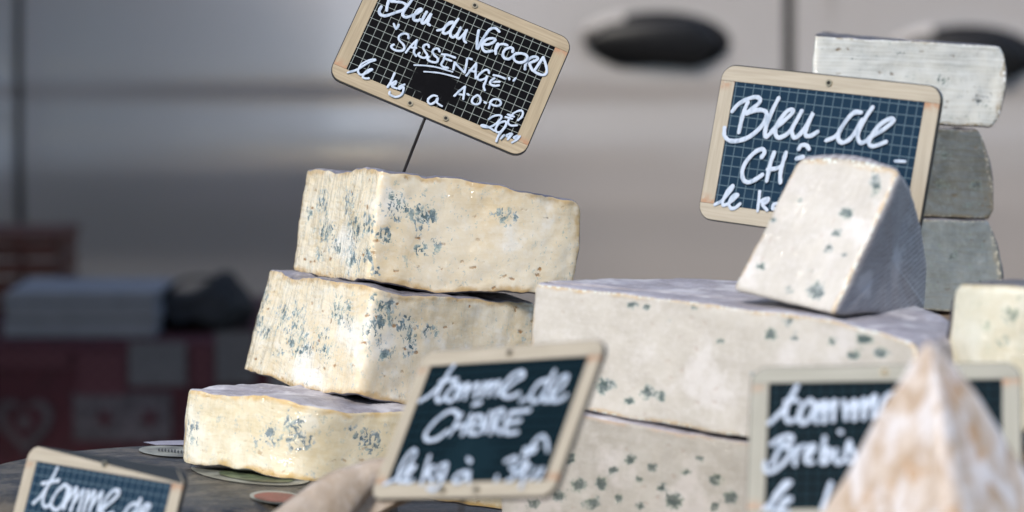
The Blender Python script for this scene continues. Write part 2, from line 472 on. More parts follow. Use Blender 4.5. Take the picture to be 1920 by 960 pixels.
# ------------------------------------------------------------------ cheese materials
def m_paste(name, c1, c2, rim, rimw, mdark, mlight, hole, film=.8, holes=1., whit=(.86, .84, .78), streak=(60, 60), rot=.5, bead=None, flk=1., solid=.41, spots=False, drag=.10):
    m = NT(name); o = m.obj(); uv = m.uv()
    # paste with soft cloudy variation, then white patches painted as film glare
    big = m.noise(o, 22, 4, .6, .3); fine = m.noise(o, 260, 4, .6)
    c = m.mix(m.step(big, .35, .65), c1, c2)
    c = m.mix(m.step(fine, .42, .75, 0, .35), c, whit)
    glare = m.noise(m.mapped(o, (1, 1, 1), loc=(.3, .7, .1)), 16, 5, .65)
    c = m.mix(m.step(glare, .54, .66, 0, .8), c, whit)
    # little brown eyes and cracks
    v = m.vor(m.mapped(uv, (75, 135, 1), rot=(0, 0, -.15)), 1.0)
    uvv = m.noise(uv, 60, 2)
    crack = m.math('ADD', v.outputs['Distance'], m.math('MULTIPLY', m.math('SUBTRACT', m.noise(uv, 420, 3), .5), .55))
    gate = m.step(m.noise(o, 34, 2), .44, .54)
    hl = m.math('MULTIPLY', m.step(crack, .07, .22, 1, 0), m.math('MULTIPLY', gate, holes))
    c = m.mix(hl, c, hole)
    # blue mould: clusters of torn flecks, thinning out from each cluster's middle
    mo = m.attr('mold')
    warp = m.n('TexNoise', {'Vector': uv, 'Scale': 170., 'Detail': 3., 'Roughness': .6}).outputs['Color']
    wv_ = m.n('VectorMath', {0: warp, 1: (.5, .5, .5)}, operation='SUBTRACT').outputs[0]
    wv_ = m.n('VectorMath', {0: wv_, 'Scale': .0085 * flk}, operation='SCALE').outputs[0]
    wuv = m.n('VectorMath', {0: uv, 1: wv_}, operation='ADD').outputs[0]
    n2 = m.noise(uv, 90 / flk, 3, .6, .8)
    dens = m.math('MULTIPLY', m.math('ADD', mo, m.math('MULTIPLY', m.math('SUBTRACT', n2, .5), 1.1)), m.step(mo, .08, .35))
    fine2 = m.math('MULTIPLY', m.math('SUBTRACT', m.noise(uv, 700, 2), .5), .25)
    sig = None
    for k_, w_ in ((1., 1.), (.45, .8)):
        fl = m.vor(m.mapped(wuv, (430 / flk / k_, 250 / flk / k_, 1), rot=(0, 0, rot), loc=(k_ * 3, 0, 0)), 1.0)
        rnd = m.n('SeparateColor', {0: fl.outputs['Color']}).outputs[0]
        q_ = m.math('ADD', m.math('SUBTRACT', m.math('MULTIPLY', dens, solid * w_), rnd), fine2)
        sig = q_ if sig is None else m.math('MAXIMUM', sig, q_)
    if spots:
        sig = m.math('ADD', m.math('MULTIPLY', m.math('SUBTRACT', mo, .52), .75), m.math('ADD', m.math('MULTIPLY', m.math('SUBTRACT', m.noise(uv, 330, 4, .65, .4), .5), 1.0), m.math('MULTIPLY', m.math('SUBTRACT', m.noise(uv, 110, 2), .5), .5)))
        sig = m.math('ADD', sig, m.step(mo, .05, .3, -1., 0))
    mcol = m.mix(m.step(m.noise(uv, 60, 2), .38, .62), mlight, tuple(x * y for x, y in zip(mlight, (.95, 1.0, .85))))
    mdk = m.mix(m.step(m.noise(uv, 75, 3), .35, .65), mdark, tuple(x * .8 + y * .2 for x, y in zip(mdark, mlight)))
    c = m.mix(m.step(dens, .3, 1.0, 0, .22), c, mcol)
    c = m.mix(m.step(sig, -.06, .06, 0, .8), c, mcol)
    c = m.mix(m.step(sig, .0, .20, 0, .95), c, mdk)
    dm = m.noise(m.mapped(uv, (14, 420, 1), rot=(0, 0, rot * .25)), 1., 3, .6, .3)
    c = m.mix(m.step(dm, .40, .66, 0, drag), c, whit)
    # rind line round the cut face
    e = m.attr('edge')
    en = m.math('ADD', e, m.math('MULTIPLY', m.math('SUBTRACT', m.noise(o, 90, 4, .6), .5), rimw * 1.9))
    c = m.mix(m.math('MULTIPLY', m.step(en, rimw * .35, rimw * 1.15, .85, 0), m.step(m.noise(o, 38, 3), .36, .56, .12, 1.)), c, rim)
    dk = tuple(x * .45 for x in rim)
    en2 = m.math('ADD', e, m.math('MULTIPLY', m.math('SUBTRACT', m.noise(o, 240, 3), .5), .003))
    c = m.mix(m.step(en2, .0002, .0014, .5, 0), c, dk)
    if bead:
        bd = m.math('MULTIPLY', m.step(m.noise(o, 330, 1), .5, .62), m.step(e, .0005, .0030, 1, 0))
        c = m.mix(bd, c, bead)
    # clear film stretched over it: coat with its own wrinkles
    wr = m.noise(m.mapped(uv, (streak[0] * .6, streak[1] * 2.9, 1), rot=(0, 0, rot)), 1.0, 3, .45, 1.0)
    wr2 = m.noise(m.mapped(uv, (streak[0] * 3.2, streak[1] * .55, 1), rot=(0, 0, -.35)), 1.0, 3, .45, .6)
    wsum = m.math('ADD', wr, m.math('MULTIPLY', wr2, .5))
    b1 = m.bump(m.math('ADD', fine, m.math('ADD', m.math('MULTIPLY', hl, -2.0), m.step(sig, .0, .3, 0, -1.2))), .35, .0006)
    b2 = m.bump(m.math('ADD', wsum, m.math('MULTIPLY', m.noise(o, 60, 2), 1.0)), 1.0, .0042)
    m.b.inputs['Subsurface Weight'].default_value = .0
    return m.set(Base_Color=c, Roughness=.5, Normal=b1, Coat_Weight=film, Coat_Roughness=.08, Coat_Normal=b2)

def m_rind(name, c1, c2, c3, film=.4, scale=30, lines=0.):
    m = NT(name); o = m.obj()
    a = m.noise(o, scale, 5, .65, .4); b = m.noise(o, scale * 5, 4, .6); d = m.noise(m.mapped(o, (1, 1, 1), loc=(2, 1, 3)), scale * .7, 4, .6)
    c = m.mix(m.step(a, .35, .65), c1, c2)
    c = m.mix(m.step(d, .52, .66), c, c3)
    c = m.mix(m.step(b, .52, .75, 0, .5), c, c3)
    h = m.math('ADD', b, a)
    if lines:
        wv = m.n('TexWave', {'Vector': m.mapped(o, (1, 1, 1), rot=(0, .5, .2)), 'Scale': lines, 'Distortion': 2.5, 'Detail': 2.0, 'Detail Scale': 1.5}, wave_type='BANDS', bands_direction='Z').outputs['Fac']
        c = m.mix(m.math('MULTIPLY', wv, .7), c, c3)
    wr = m.noise(m.mapped(o, (90, 25, 60), rot=(.4, .3, .5)), 1.5, 4, .6, 1.)
    return m.set(Base_Color=c, Roughness=.75, Normal=m.bump(h, .5, .0012), Coat_Weight=film, Coat_Roughness=.15, Coat_Normal=m.bump(wr, .7, .003))

# ------------------------------------------------------------------ cheese builder
def slerp_arc(c, a, b, n, mid=None):
    """points on an arc about c from a to b (exclusive of both)"""
    va, vb = a - c, b - c; out = []
    for k in range(1, n):
        t = k / n
        if mid is None:
            ang = va.angle(vb); s = math.sin(ang)
            q = va * (math.sin((1 - t) * ang) / s) + vb * (math.sin(t * ang) / s)
        else:
            an = math.pi * t
            q = va * max(0, math.cos(an)) + vb * max(0, -math.cos(an)) + mid * math.sin(an)
        out.append(c + q)
    return out
def quarter(front, tip, lift=.010):
    """front: (bottom, top) posts left to right along the two cut faces, tip = index of the point of the wedge"""
    loop = [(b, t, 'c') for b, t in front]; loop[-1] = (*front[-1], 'r')
    (tb, tt), (rb, rt), (lb, lt) = front[tip], front[-1], front[0]
    B = slerp_arc(tb, rb, lb, 14); T = slerp_arc(tt, rt, lt, 14)
    for arc_, r_, l_ in ((B, rb, lb), (T, rt, lt)):
        for k, q in enumerate(arc_):
            t = (k + 1) / 14; q.z = r_.z * (1 - t) + l_.z * t + lift * math.sin(math.pi * t)
    return loop + [(b, t, 'r') for b, t in zip(B, T)]
def half(front, back):
    loop = [(b, t, 'c') for b, t in front]; loop[-1] = (*front[-1], 'r')
    (rb, rt), (lb, lt) = front[-1], front[0]
    B = slerp_arc((rb + lb) / 2, rb, lb, 26, back); T = slerp_arc((rt + lt) / 2, rt, lt, 26, back)
    return loop + [(b, t, 'r') for b, t in zip(B, T)]

def cheese(name, label, loop, paste, rind, blobs=(), step=.003, smooth=3, rc=.0022, rr=.007, bulge=.003, rough=.0007, wavy=.0016, seed=0, capcut=False, sag=0., group=None, cat='cheese'):
    sd_ = Vector((seed * 3.1, seed * 1.7, seed * 2.3))
    B = []; T = []; F = []
    n = len(loop)
    for i in range(n):
        b0, t0, f = loop[i]; b1, t1, _ = loop[(i + 1) % n]
        L = max((b1 - b0).length, (t1 - t0).length); k = max(1, int(round(L / step)))
        for j in range(k):
            B.append(b0.lerp(b1, j / k)); T.append(t0.lerp(t1, j / k)); F.append(1. if f == 'c' else 0.)
    N = len(B)
    for _ in range(smooth):
        B = [(B[i - 1] + B[i] * 2 + B[(i + 1) % N]) / 4 for i in range(N)]
        T = [(T[i - 1] + T[i] * 2 + T[(i + 1) % N]) / 4 for i in range(N)]
    cb = sum(B, Vector()) / N; ct = sum(T, Vector()) / N; cm = (cb + ct) / 2
    axis = (ct - cb).normalized()
    for i in range(N):
        T[i] = T[i] + axis * (wavy * (.35 * fbm(T[i] + sd_, 95, 3) + 1.3 * fbm(T[i] + sd_, 19, 2)))
        B[i] = B[i] + axis * (wavy * (.3 * fbm(B[i] + sd_, 95, 3) + .9 * fbm(B[i] + sd_, 21, 2)))
    Fs = F[:]
    for _ in range(2): Fs = [(Fs[i - 1] + Fs[i] * 2 + Fs[(i + 1) % N]) / 4 for i in range(N)]
    NRM = []
    for i in range(N):
        tg = (B[(i + 1) % N] + T[(i + 1) % N]) - (B[i - 1] + T[i - 1])
        nn = tg.cross(axis).normalized()
        if nn.dot((B[i] + T[i]) / 2 - cm) < 0: nn = -nn
        NRM.append(nn)
    Hm = sum((T[i] - B[i]).length for i in range(N)) / N
    ed = [0, .0004, .001, .002, .0032, .0046, .0062, .008]
    mids = max(4, int((Hm - .018) / .0032))
    hs = [h / Hm for h in ed] + [(.008 + (Hm - .016) * k / mids) / Hm for k in range(1, mids)] + [1 - h / Hm for h in reversed(ed)]
    # arc length and distance to rind along the loop
    arc = [0.]
    for i in range(1, N): arc.append(arc[-1] + (B[i] - B[i - 1]).length)
    rpos = [i for i in range(N) if F[i] < .5]
    dr = []
    for i in range(N):
        dr.append(min(((B[i] + T[i]) / 2 - (B[j] + T[j]) / 2).length for j in rpos) if (rpos and F[i] > .5) else 0.)
    verts = []; edge = []; uvs = []
    for ti, t in enumerate(hs):
        for i in range(N):
            H = (T[i] - B[i]).length; h = min(t, 1 - t) * H
            r = rc * Fs[i] + rr * (1 - Fs[i]); ins = 0.
            if h < r: ins = r - math.sqrt(max(0, r * r - (r - h) ** 2))
            p = B[i].lerp(T[i], t)
            q = bulge * math.sin(math.pi * t) * (1 - Fs[i]) + sag * math.sin(math.pi * t) * Fs[i] - ins
            q += rough * (fbm(p + sd_, 130, 3) + 1.6 * fbm(p + sd_, 34, 2))
            verts.append(p + NRM[i] * q); edge.append(min(h, dr[i])); uvs.append((arc[i], t * H))
    faces = []; ftag = []
    K = len(hs)
    for ti in range(K - 1):
        for i in range(N):
            j = (i + 1) % N
            faces.append((ti * N + i, ti * N + j, (ti + 1) * N + j, (ti + 1) * N + i))
            ftag.append(F[i] > .5 and 2 <= ti < K - 3)
    RINGS = 10
    for top in (0, 1):
        base = (K - 1) * N if top else 0; cc = sum((verts[base + i] for i in range(N)), Vector()) / N
        prev = base
        for k in range(1, RINGS):
            s = k / RINGS; st_ = len(verts)
            for i in range(N):
                p = verts[base + i].lerp(cc, s)
                p = p + axis * (rough * 1.8 * fbm(p + sd_, 45, 3) * min(1, s * 6)) * (1 if top else -1)
                verts.append(p); edge.append(1.); uvs.append((p.x, p.y))
            for i in range(N):
                j = (i + 1) % N; faces.append((prev + i, prev + j, st_ + j, st_ + i)); ftag.append(False)
            prev = st_
        ci = len(verts); verts.append(cc); edge.append(1.); uvs.append((cc.x, cc.y))
        for i in range(N): faces.append((prev + i, prev + (i + 1) % N, ci)); ftag.append(False)
    # consistent outward normals
    bm = bmesh.new(); bv = [bm.verts.new(v) for v in verts]
    for f in faces: bm.faces.new([bv[i] for i in f])
    bm.verts.index_update(); bm.faces.index_update()
    bmesh.ops.recalc_face_normals(bm, faces=bm.faces)
    bm.faces.ensure_lookup_table()
    faces = [tuple(v.index for v in bm.faces[k].verts) for k in range(len(faces))]
    bm.free()
    base_pt = Vector((cb.x, cb.y, min(v.z for v in verts)))
    root = empty(name, base_pt); tag(root, label, cat, group)
    for nm, want, mat in (('paste', True, paste), ('rind', False, rind)):
        idx = {}; vl = []; fl = []
        for f, tg in zip(faces, ftag):
            if tg != want: continue
            nf = []
            for i in f:
                if i not in idx: idx[i] = len(vl); vl.append(i)
                nf.append(idx[i])
            fl.append(nf)
        if not fl: continue
        me = bpy.data.meshes.new(nm)
        me.from_pydata([tuple(verts[i] - base_pt) for i in vl], [], fl); me.update()
        me.polygons.foreach_set('use_smooth', [True] * len(me.polygons))
        me.materials.append(mat)
        ul = me.uv_layers.new(name='UVMap')
        for lp in me.loops: ul.data[lp.index].uv = uvs[vl[lp.vertex_index]]
        if want:
            ae = me.attributes.new('edge', 'FLOAT', 'POINT'); am = me.attributes.new('mold', 'FLOAT', 'POINT')
            for k, i in enumerate(vl):
                ae.data[k].value = edge[i]
                u, v = topx(verts[i]); s = 0.
                for bl in blobs:
                    d2 = ((u - bl[0]) / bl[2]) ** 2 + ((v - bl[1]) / bl[3]) ** 2
                    if d2 < 9: s = max(s, (bl[4] if len(bl) > 4 else 1.) * math.exp(-d2 * .8))
                am.data[k].value = s
        ob = bpy.data.objects.new(nm, me); COL.objects.link(ob); ob.parent = root
    return root
def posts(tops, bots, deps):
    """pair up top and bottom outline points and depths"""
    return [(P(b[0], b[1], d), P(t[0], t[1], d)) for t, b, d in zip(tops, bots, deps)]

BLUE_D, BLUE_L = (.035, .08, .095), (.30, .41, .47)
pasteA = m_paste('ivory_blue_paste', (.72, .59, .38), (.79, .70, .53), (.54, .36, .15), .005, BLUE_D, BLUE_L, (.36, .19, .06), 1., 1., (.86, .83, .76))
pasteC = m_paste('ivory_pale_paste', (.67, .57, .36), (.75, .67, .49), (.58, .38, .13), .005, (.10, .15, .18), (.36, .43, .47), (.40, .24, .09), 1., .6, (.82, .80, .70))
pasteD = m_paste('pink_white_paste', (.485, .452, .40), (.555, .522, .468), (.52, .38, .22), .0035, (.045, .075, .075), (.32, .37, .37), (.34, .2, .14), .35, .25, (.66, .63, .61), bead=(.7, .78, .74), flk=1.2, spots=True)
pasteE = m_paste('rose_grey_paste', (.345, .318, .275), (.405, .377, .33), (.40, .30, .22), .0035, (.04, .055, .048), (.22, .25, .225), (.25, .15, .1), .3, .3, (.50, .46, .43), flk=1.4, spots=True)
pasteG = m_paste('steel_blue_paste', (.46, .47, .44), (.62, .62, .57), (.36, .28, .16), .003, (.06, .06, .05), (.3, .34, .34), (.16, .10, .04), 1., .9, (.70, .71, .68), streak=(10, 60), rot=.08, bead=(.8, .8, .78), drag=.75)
pasteG2 = m_paste('shaded_teal_paste', (.075, .074, .06), (.125, .122, .10), (.18, .14, .08), .003, (.05, .05, .04), (.2, .24, .22), (.12, .08, .03), 1., .8, (.18, .19, .175), streak=(30, 60), rot=.5, bead=(.34, .31, .24))  # paste colour darkened to stand in for the sign's shadow
pasteG3 = m_paste('shaded_blue_paste', (.15, .165, .158), (.20, .215, .205), (.24, .20, .13), .003, (.05, .05, .04), (.2, .24, .22), (.12, .08, .03), 1., .5, (.28, .30, .29), streak=(30, 60), rot=.7, bead=(.4, .38, .3))  # bottom piece, its colour also lowered for the shadow of the sign
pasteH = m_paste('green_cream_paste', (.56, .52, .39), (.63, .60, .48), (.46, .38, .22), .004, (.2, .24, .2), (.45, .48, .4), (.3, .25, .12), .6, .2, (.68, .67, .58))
rindV = m_rind('violet_grey_rind', (.13, .12, .14), (.20, .19, .22), (.34, .32, .34), .5, 35)
rindL = m_rind('bloomy_grey_rind', (.24, .22, .24), (.36, .34, .37), (.50, .48, .50), .35, 40)
rindF = m_rind('lined_grey_rind', (.19, .175, .18), (.27, .255, .26), (.46, .44, .45), .1, 40, lines=110.)
rindG = m_rind('dark_rind', (.05, .045, .05), (.09, .08, .085), (.18, .17, .18), .5, 40)
rindT = m_rind('tan_rind', (.34, .26, .185), (.42, .345, .275), (.50, .43, .37), .1, 45)

# ------------------------------------------------------------------ the stack of three ivory blue cheeses
fA = posts([(572, 318), (610, 316), (655, 312), (712, 316), (765, 321), (820, 327), (880, 336), (950, 354), (1010, 368), (1062, 378), (1091, 388)],
           [(547, 503), (580, 514), (628, 522), (688, 527), (745, 538), (800, 545), (860, 549), (930, 553), (990, 555), (1040, 554), (1074, 548)],
           [2.10, 2.065, 2.02, 1.965, 1.975, 1.985, 1.995, 2.005, 2.015, 2.025, 2.035])
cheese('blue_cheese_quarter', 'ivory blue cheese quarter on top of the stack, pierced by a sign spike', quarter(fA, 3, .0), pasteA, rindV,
       [(605, 380, 9, 24, .84), (612, 430, 15, 26, .84), (600, 475, 7, 14, .84), (628, 465, 12, 12, .84), (655, 385, 10, 26, .84), (665, 430, 12, 32, .84), (663, 485, 12, 28, .84), (690, 418, 12, 18, .84), (690, 480, 9, 16, .84), (580, 400, 6, 12, .84),
        (742, 388, 26, 24, .8), (722, 437, 14, 12, .84), (792, 402, 20, 26, .95), (800, 468, 26, 9, .84), (812, 455, 20, 8, .84), (790, 436, 12, 10, .84), (948, 405, 22, 16, .75), (728, 450, 11, 7, .84), (705, 510, 10, 8, .8)], seed=1, wavy=.0038, rough=.0006)
fB = posts([(500, 509), (545, 513), (620, 526), (700, 540), (800, 553), (900, 562), (1012, 573)],
           [(450, 692), (492, 710), (590, 735), (668, 747), (775, 759), (880, 771), (1000, 783)],
           [2.10, 2.055, 1.99, 1.94, 1.97, 2.005, 2.04])
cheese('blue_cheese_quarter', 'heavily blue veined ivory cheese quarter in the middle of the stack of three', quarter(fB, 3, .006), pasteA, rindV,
       [(494, 550, 12, 26, .84), (480, 600, 13, 18, .84), (499, 618, 14, 14, .84), (533, 595, 14, 24, .84), (556, 627, 18, 26, .84), (572, 655, 26, 12, .84), (558, 590, 12, 22, .84), (641, 584, 18, 24, .84), (652, 600, 12, 16, .84), (714, 578, 24, 22, .84), (700, 627, 20, 30, .84), (723, 664, 20, 12, .8),
        (764, 609, 20, 24, .84), (769, 655, 12, 24, .84), (806, 623, 18, 12, .84), (609, 662, 12, 14, .8), (609, 625, 12, 8, .84), (735, 600, 14, 14, .84), (520, 660, 14, 8, .84)], seed=2, wavy=.0032, rough=.0006, smooth=10)
fC = posts([(338, 731), (365, 729), (457, 738), (545, 748), (604, 756), (687, 765), (751, 768), (860, 775), (985, 783)],
           [(330, 864), (358, 870), (440, 880), (531, 897), (583, 906), (660, 917), (735, 928), (850, 945), (968, 962)],
           [1.965, 1.955, 1.93, 1.905, 1.908, 1.925, 1.94, 1.962, 1.985])
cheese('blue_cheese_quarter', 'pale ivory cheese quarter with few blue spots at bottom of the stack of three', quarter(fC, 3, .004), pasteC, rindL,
       [(515, 806, 12, 22), (549, 801, 18, 26), (567, 829, 22, 14), (494, 829, 22, 18, .6), (691, 820, 26, 16, .85), (700, 838, 20, 14, .8), (361, 811, 12, 26, .6), (660, 800, 10, 10, .7)], seed=3, wavy=.0030, rough=.0006, smooth=22)

# ------------------------------------------------------------------ the two half wheels on the right
tD = [(1000, 530), (1100, 541), (1200, 553), (1300, 566), (1370, 575), (1480, 589), (1560, 600), (1650, 620), (1722, 643)]
dD = [1.93 - .2 * k / 8 for k in range(9)]
dD = [1.86 + (1.66 - 1.86) * (t[0] - 1000) / 722 for t in tD]
fD = posts(tD, [(988, 752), (1092, 770), (1195, 788), (1298, 806), (1370, 819), (1482, 838), (1562, 852), (1652, 868), (1722, 880)], dD)
def backvec(fr, sc_=1.):
    d = fr[-1][0] - fr[0][0]; q = Vector((-d.y, d.x, 0)).normalized() * d.length / 2 * sc_
    return q if q.y > 0 else -q
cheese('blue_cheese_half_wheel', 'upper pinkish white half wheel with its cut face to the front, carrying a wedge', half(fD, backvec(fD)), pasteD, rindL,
       [(1185, 572, 12, 7), (1212, 576, 9, 6), (1255, 600, 7, 6, .9), (1300, 577, 9, 7, .8), (1445, 628, 12, 12), (1490, 632, 10, 8), (1622, 636, 18, 14), (1600, 666, 14, 10), (1652, 662, 16, 12), (1130, 725, 14, 16), (1150, 720, 9, 9), (1215, 733, 16, 14), (1240, 742, 10, 12), (1180, 752, 10, 8), (1480, 604, 16, 12, .7), (1560, 640, 12, 10, .8), (1350, 640, 9, 7, .7), (1410, 700, 10, 8, .6)],
       seed=4, rr=.010, wavy=.0014, rough=.0004)
dE = [x + .004 for x in dD]
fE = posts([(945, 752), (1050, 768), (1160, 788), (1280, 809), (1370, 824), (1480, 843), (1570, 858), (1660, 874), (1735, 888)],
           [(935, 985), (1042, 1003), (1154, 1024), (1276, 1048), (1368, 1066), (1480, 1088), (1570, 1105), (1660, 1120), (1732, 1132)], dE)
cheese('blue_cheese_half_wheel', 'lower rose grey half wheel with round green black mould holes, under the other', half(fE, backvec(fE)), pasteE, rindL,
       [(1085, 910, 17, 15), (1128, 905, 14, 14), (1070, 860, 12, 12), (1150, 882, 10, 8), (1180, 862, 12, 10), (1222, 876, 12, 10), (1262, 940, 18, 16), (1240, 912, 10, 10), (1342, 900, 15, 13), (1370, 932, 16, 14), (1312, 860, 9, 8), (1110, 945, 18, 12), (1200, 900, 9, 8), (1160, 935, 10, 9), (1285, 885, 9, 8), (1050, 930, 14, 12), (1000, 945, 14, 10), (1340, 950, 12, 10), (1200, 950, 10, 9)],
       seed=5, rr=.010, wavy=.0014, rough=.0005)

# ------------------------------------------------------------------ wedge standing on the upper half wheel (its two flat rinds to left and right)
def PF(l, r): return (P(*l), P(*r))
off = P(1372, 545, 1.775) - P(1562, 594, 1.725)
br = P(1737, 584, 1.830); bmid = P(1742, 500, 1.830); bup = P(1732, 420, 1.815); bu2 = P(1712, 355, 1.790)
loopF = [(P(1372, 546, 1.775), P(1562, 594, 1.725), 'c'), (P(1415, 458, 1.782), P(1606, 500, 1.733), 'c'), (P(1458, 372, 1.790), P(1650, 405, 1.741), 'c'), (P(1497, 296, 1.798), P(1690, 316, 1.750), 'r'),
         (bu2 + off * .98 + Vector((0, 0, .006)), bu2, 'r'), (bup + off, bup, 'r'), (bmid + off, bmid, 'r'), (br + off, br, 'c')]
cheese('blue_cheese_wedge', 'cream wedge standing upright with lined grey rind side, in front of a sign', loopF, pasteD, rindF,
       [(1586, 400, 13, 13), (1570, 437, 9, 9), (1555, 467, 9, 8), (1640, 345, 12, 42, .75), (1530, 545, 17, 19), (1497, 375, 15, 5), (1425, 500, 9, 9), (1582, 476, 6, 6), (1450, 412, 9, 7, .8), (1480, 545, 12, 9, .7), (1520, 505, 8, 6, .7)],
       seed=6, rc=.0035, rr=.006, bulge=.006, wavy=.0012, rough=.0005, smooth=4)

# ------------------------------------------------------------------ grey blue stack at the back right
def stack_piece(tl, tr, br_, bl, d0, d1, lbl, paste, seed, blobs=(), roundx=.0):
    a = (P(*bl, d0), P(*tl, d0)); c = (P(*br_, d1), P(*tr, d1))
    n = 6; fr = [(a[0].lerp(c[0], k / n), a[1].lerp(c[1], k / n)) for k in range(n + 1)]
    d = c[0] - a[0]; per = Vector((-d.y, d.x, 0)).normalized() * d.length
    per = Vector((a[0].x - CAMP.x + .06, a[0].y - CAMP.y, 0)).normalized() * d.length
    fr = [(a[0] + per, a[1] + per)] + fr
    return cheese('blue_cheese_quarter', lbl, quarter(fr, 1, -.003), paste, rindG, blobs, seed=seed, rr=.012, bulge=.006, wavy=.0012, rough=.0006)
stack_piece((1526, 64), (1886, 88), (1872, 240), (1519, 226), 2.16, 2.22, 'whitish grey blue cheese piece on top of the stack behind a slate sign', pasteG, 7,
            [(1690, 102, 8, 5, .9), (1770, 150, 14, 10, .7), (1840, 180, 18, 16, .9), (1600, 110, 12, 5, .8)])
stack_piece((1600, 233), (1842, 244), (1866, 411), (1590, 403), 2.16, 2.215, 'grey cheese piece darkened for shade in the middle of the stack behind a slate sign', pasteG2, 8,
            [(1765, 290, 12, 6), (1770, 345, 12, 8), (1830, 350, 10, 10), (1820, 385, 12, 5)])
stack_piece((1590, 407), (1860, 414), (1880, 586), (1580, 582), 2.155, 2.205, 'grey cheese piece darkened for shade at the bottom of the stack beside upright wedge', pasteG3, 9, [(1790, 480, 10, 6), (1840, 530, 8, 5)])

# ------------------------------------------------------------------ greenish cheese cut by the right edge
fH = posts([(1790, 530), (1845, 533), (1905, 536), (1990, 541), (2080, 547)], [(1762, 800), (1830, 806), (1900, 812), (1985, 820), (2080, 828)], [1.70, 1.68, 1.67, 1.67, 1.68])
cheese('soft_cheese_half', 'greenish cream cheese with dark grey top at the right edge', half(fH, backvec(fH)), pasteH, rindG, [(1895, 592, 16, 14, .9), (1850, 612, 12, 10, .8), (1880, 640, 12, 9, .8), (1910, 560, 9, 8, .7), (1830, 570, 9, 7, .6)], seed=10, rr=.012, rc=.006, smooth=6, wavy=.001, rough=.0004)
p_ = P(1772, 800, 1.70)
riser(.262, .46, -.375, -.02, p_.z - .012, 'tall wooden riser under the greenish cheese at right edge')

# ------------------------------------------------------------------ pointed wedge in the right foreground
def m_tomme():
    m = NT('mottled_tomme_rind'); o = m.obj()
    a = m.noise(o, 42, 5, .65, .8); b = m.noise(m.mapped(o, loc=(1, 2, 3)), 55, 5, .65, .6); d = m.noise(m.mapped(o, (1, 1, .5)), 60, 5, .65, .5)
    c = m.mix(m.step(a, .38, .62), (.44, .33, .24), (.60, .51, .44))
    c = m.mix(m.step(b, .54, .66), c, (.46, .27, .13))
    c = m.mix(m.step(d, .46, .60, 0, .9), c, (.70, .67, .68))
    return m.set(Base_Color=c, Roughness=.8, Normal=m.bump(m.math('ADD', a, d), .6, .002), Coat_Weight=.15)
tomme = m_tomme()
ap = P(1745, 645, 1.40); zb = .802
wd = empty('tomme_wedge', (ap.x, ap.y, zb)); tag(wd, 'mottled brown and white tomme wedge pointing up in the right foreground', 'cheese')
hh = ap.z - zb
vv = []; ff = []; N, M = 60, 44
corner = [Vector((-.090, .055)), Vector((.012, -.062)), Vector((.112, .055))]
ring = []
for a, b in zip(corner, corner[1:] + corner[:1]):
    for k in range(N // 3): ring.append(a.lerp(b, k / (N // 3)))
for _ in range(5): ring = [(ring[i - 1] + ring[i] * 2 + ring[(i + 1) % N]) / 4 for i in range(N)]
for j in range(M + 1):
    t = j / M
    for i in range(N):
        s = (1 - t) ** (.93 if ring[i].x < 0 else .80); s = max(s, .0)
        rr_ = ring[i] * (s * (1 - .06) + .035 * (1 - t * t) ** .5 * .6)
        p = Vector((rr_.x, rr_.y + .01 * t, hh * t))
        nv = Vector((ring[i].x, ring[i].y, 0)).normalized()
        p += nv * (.003 * fbm(p + Vector((5, 5, 5)), 28, 3)) * (1 - t * .8)
        vv.append(p)
for j in range(M):
    for i in range(N):
        a0 = j * N + i; b0 = j * N + (i + 1) % N; ff.append((a0, b0, b0 + N, a0 + N))
ff.append(tuple(reversed(range(N)))); ff.append(tuple(M * N + i for i in range(N)))
mesh_obj('rind', vv, ff, tomme, wd, True)

# ------------------------------------------------------------------ tan crust leaning between the stack and the goat cheese sign
top = [(450, 1010), (505, 965), (560, 924), (600, 898), (640, 876), (680, 861), (715, 854), (770, 852), (830, 866)]
bot = [(500, 1060), (560, 1050), (615, 1030), (650, 1000), (672, 962), (698, 925), (735, 905), (785, 895), (840, 890)]
dM = [1.66, 1.68, 1.70, 1.71, 1.72, 1.73, 1.735, 1.74, 1.745]
fr = posts(top, bot, dM)
bk = Vector((.02, .05, -.012))
loopM = [(b, t, 'r') for b, t in fr] + [(b.lerp(t, .3) + bk, t + bk, 'r') for b, t in reversed(fr)]
cheese('tomme_crust', 'curved tan cheese piece leaning by the goat cheese sign', loopM, pasteC, rindT, seed=12, rr=.006, bulge=.004, rough=.0006, smooth=5)
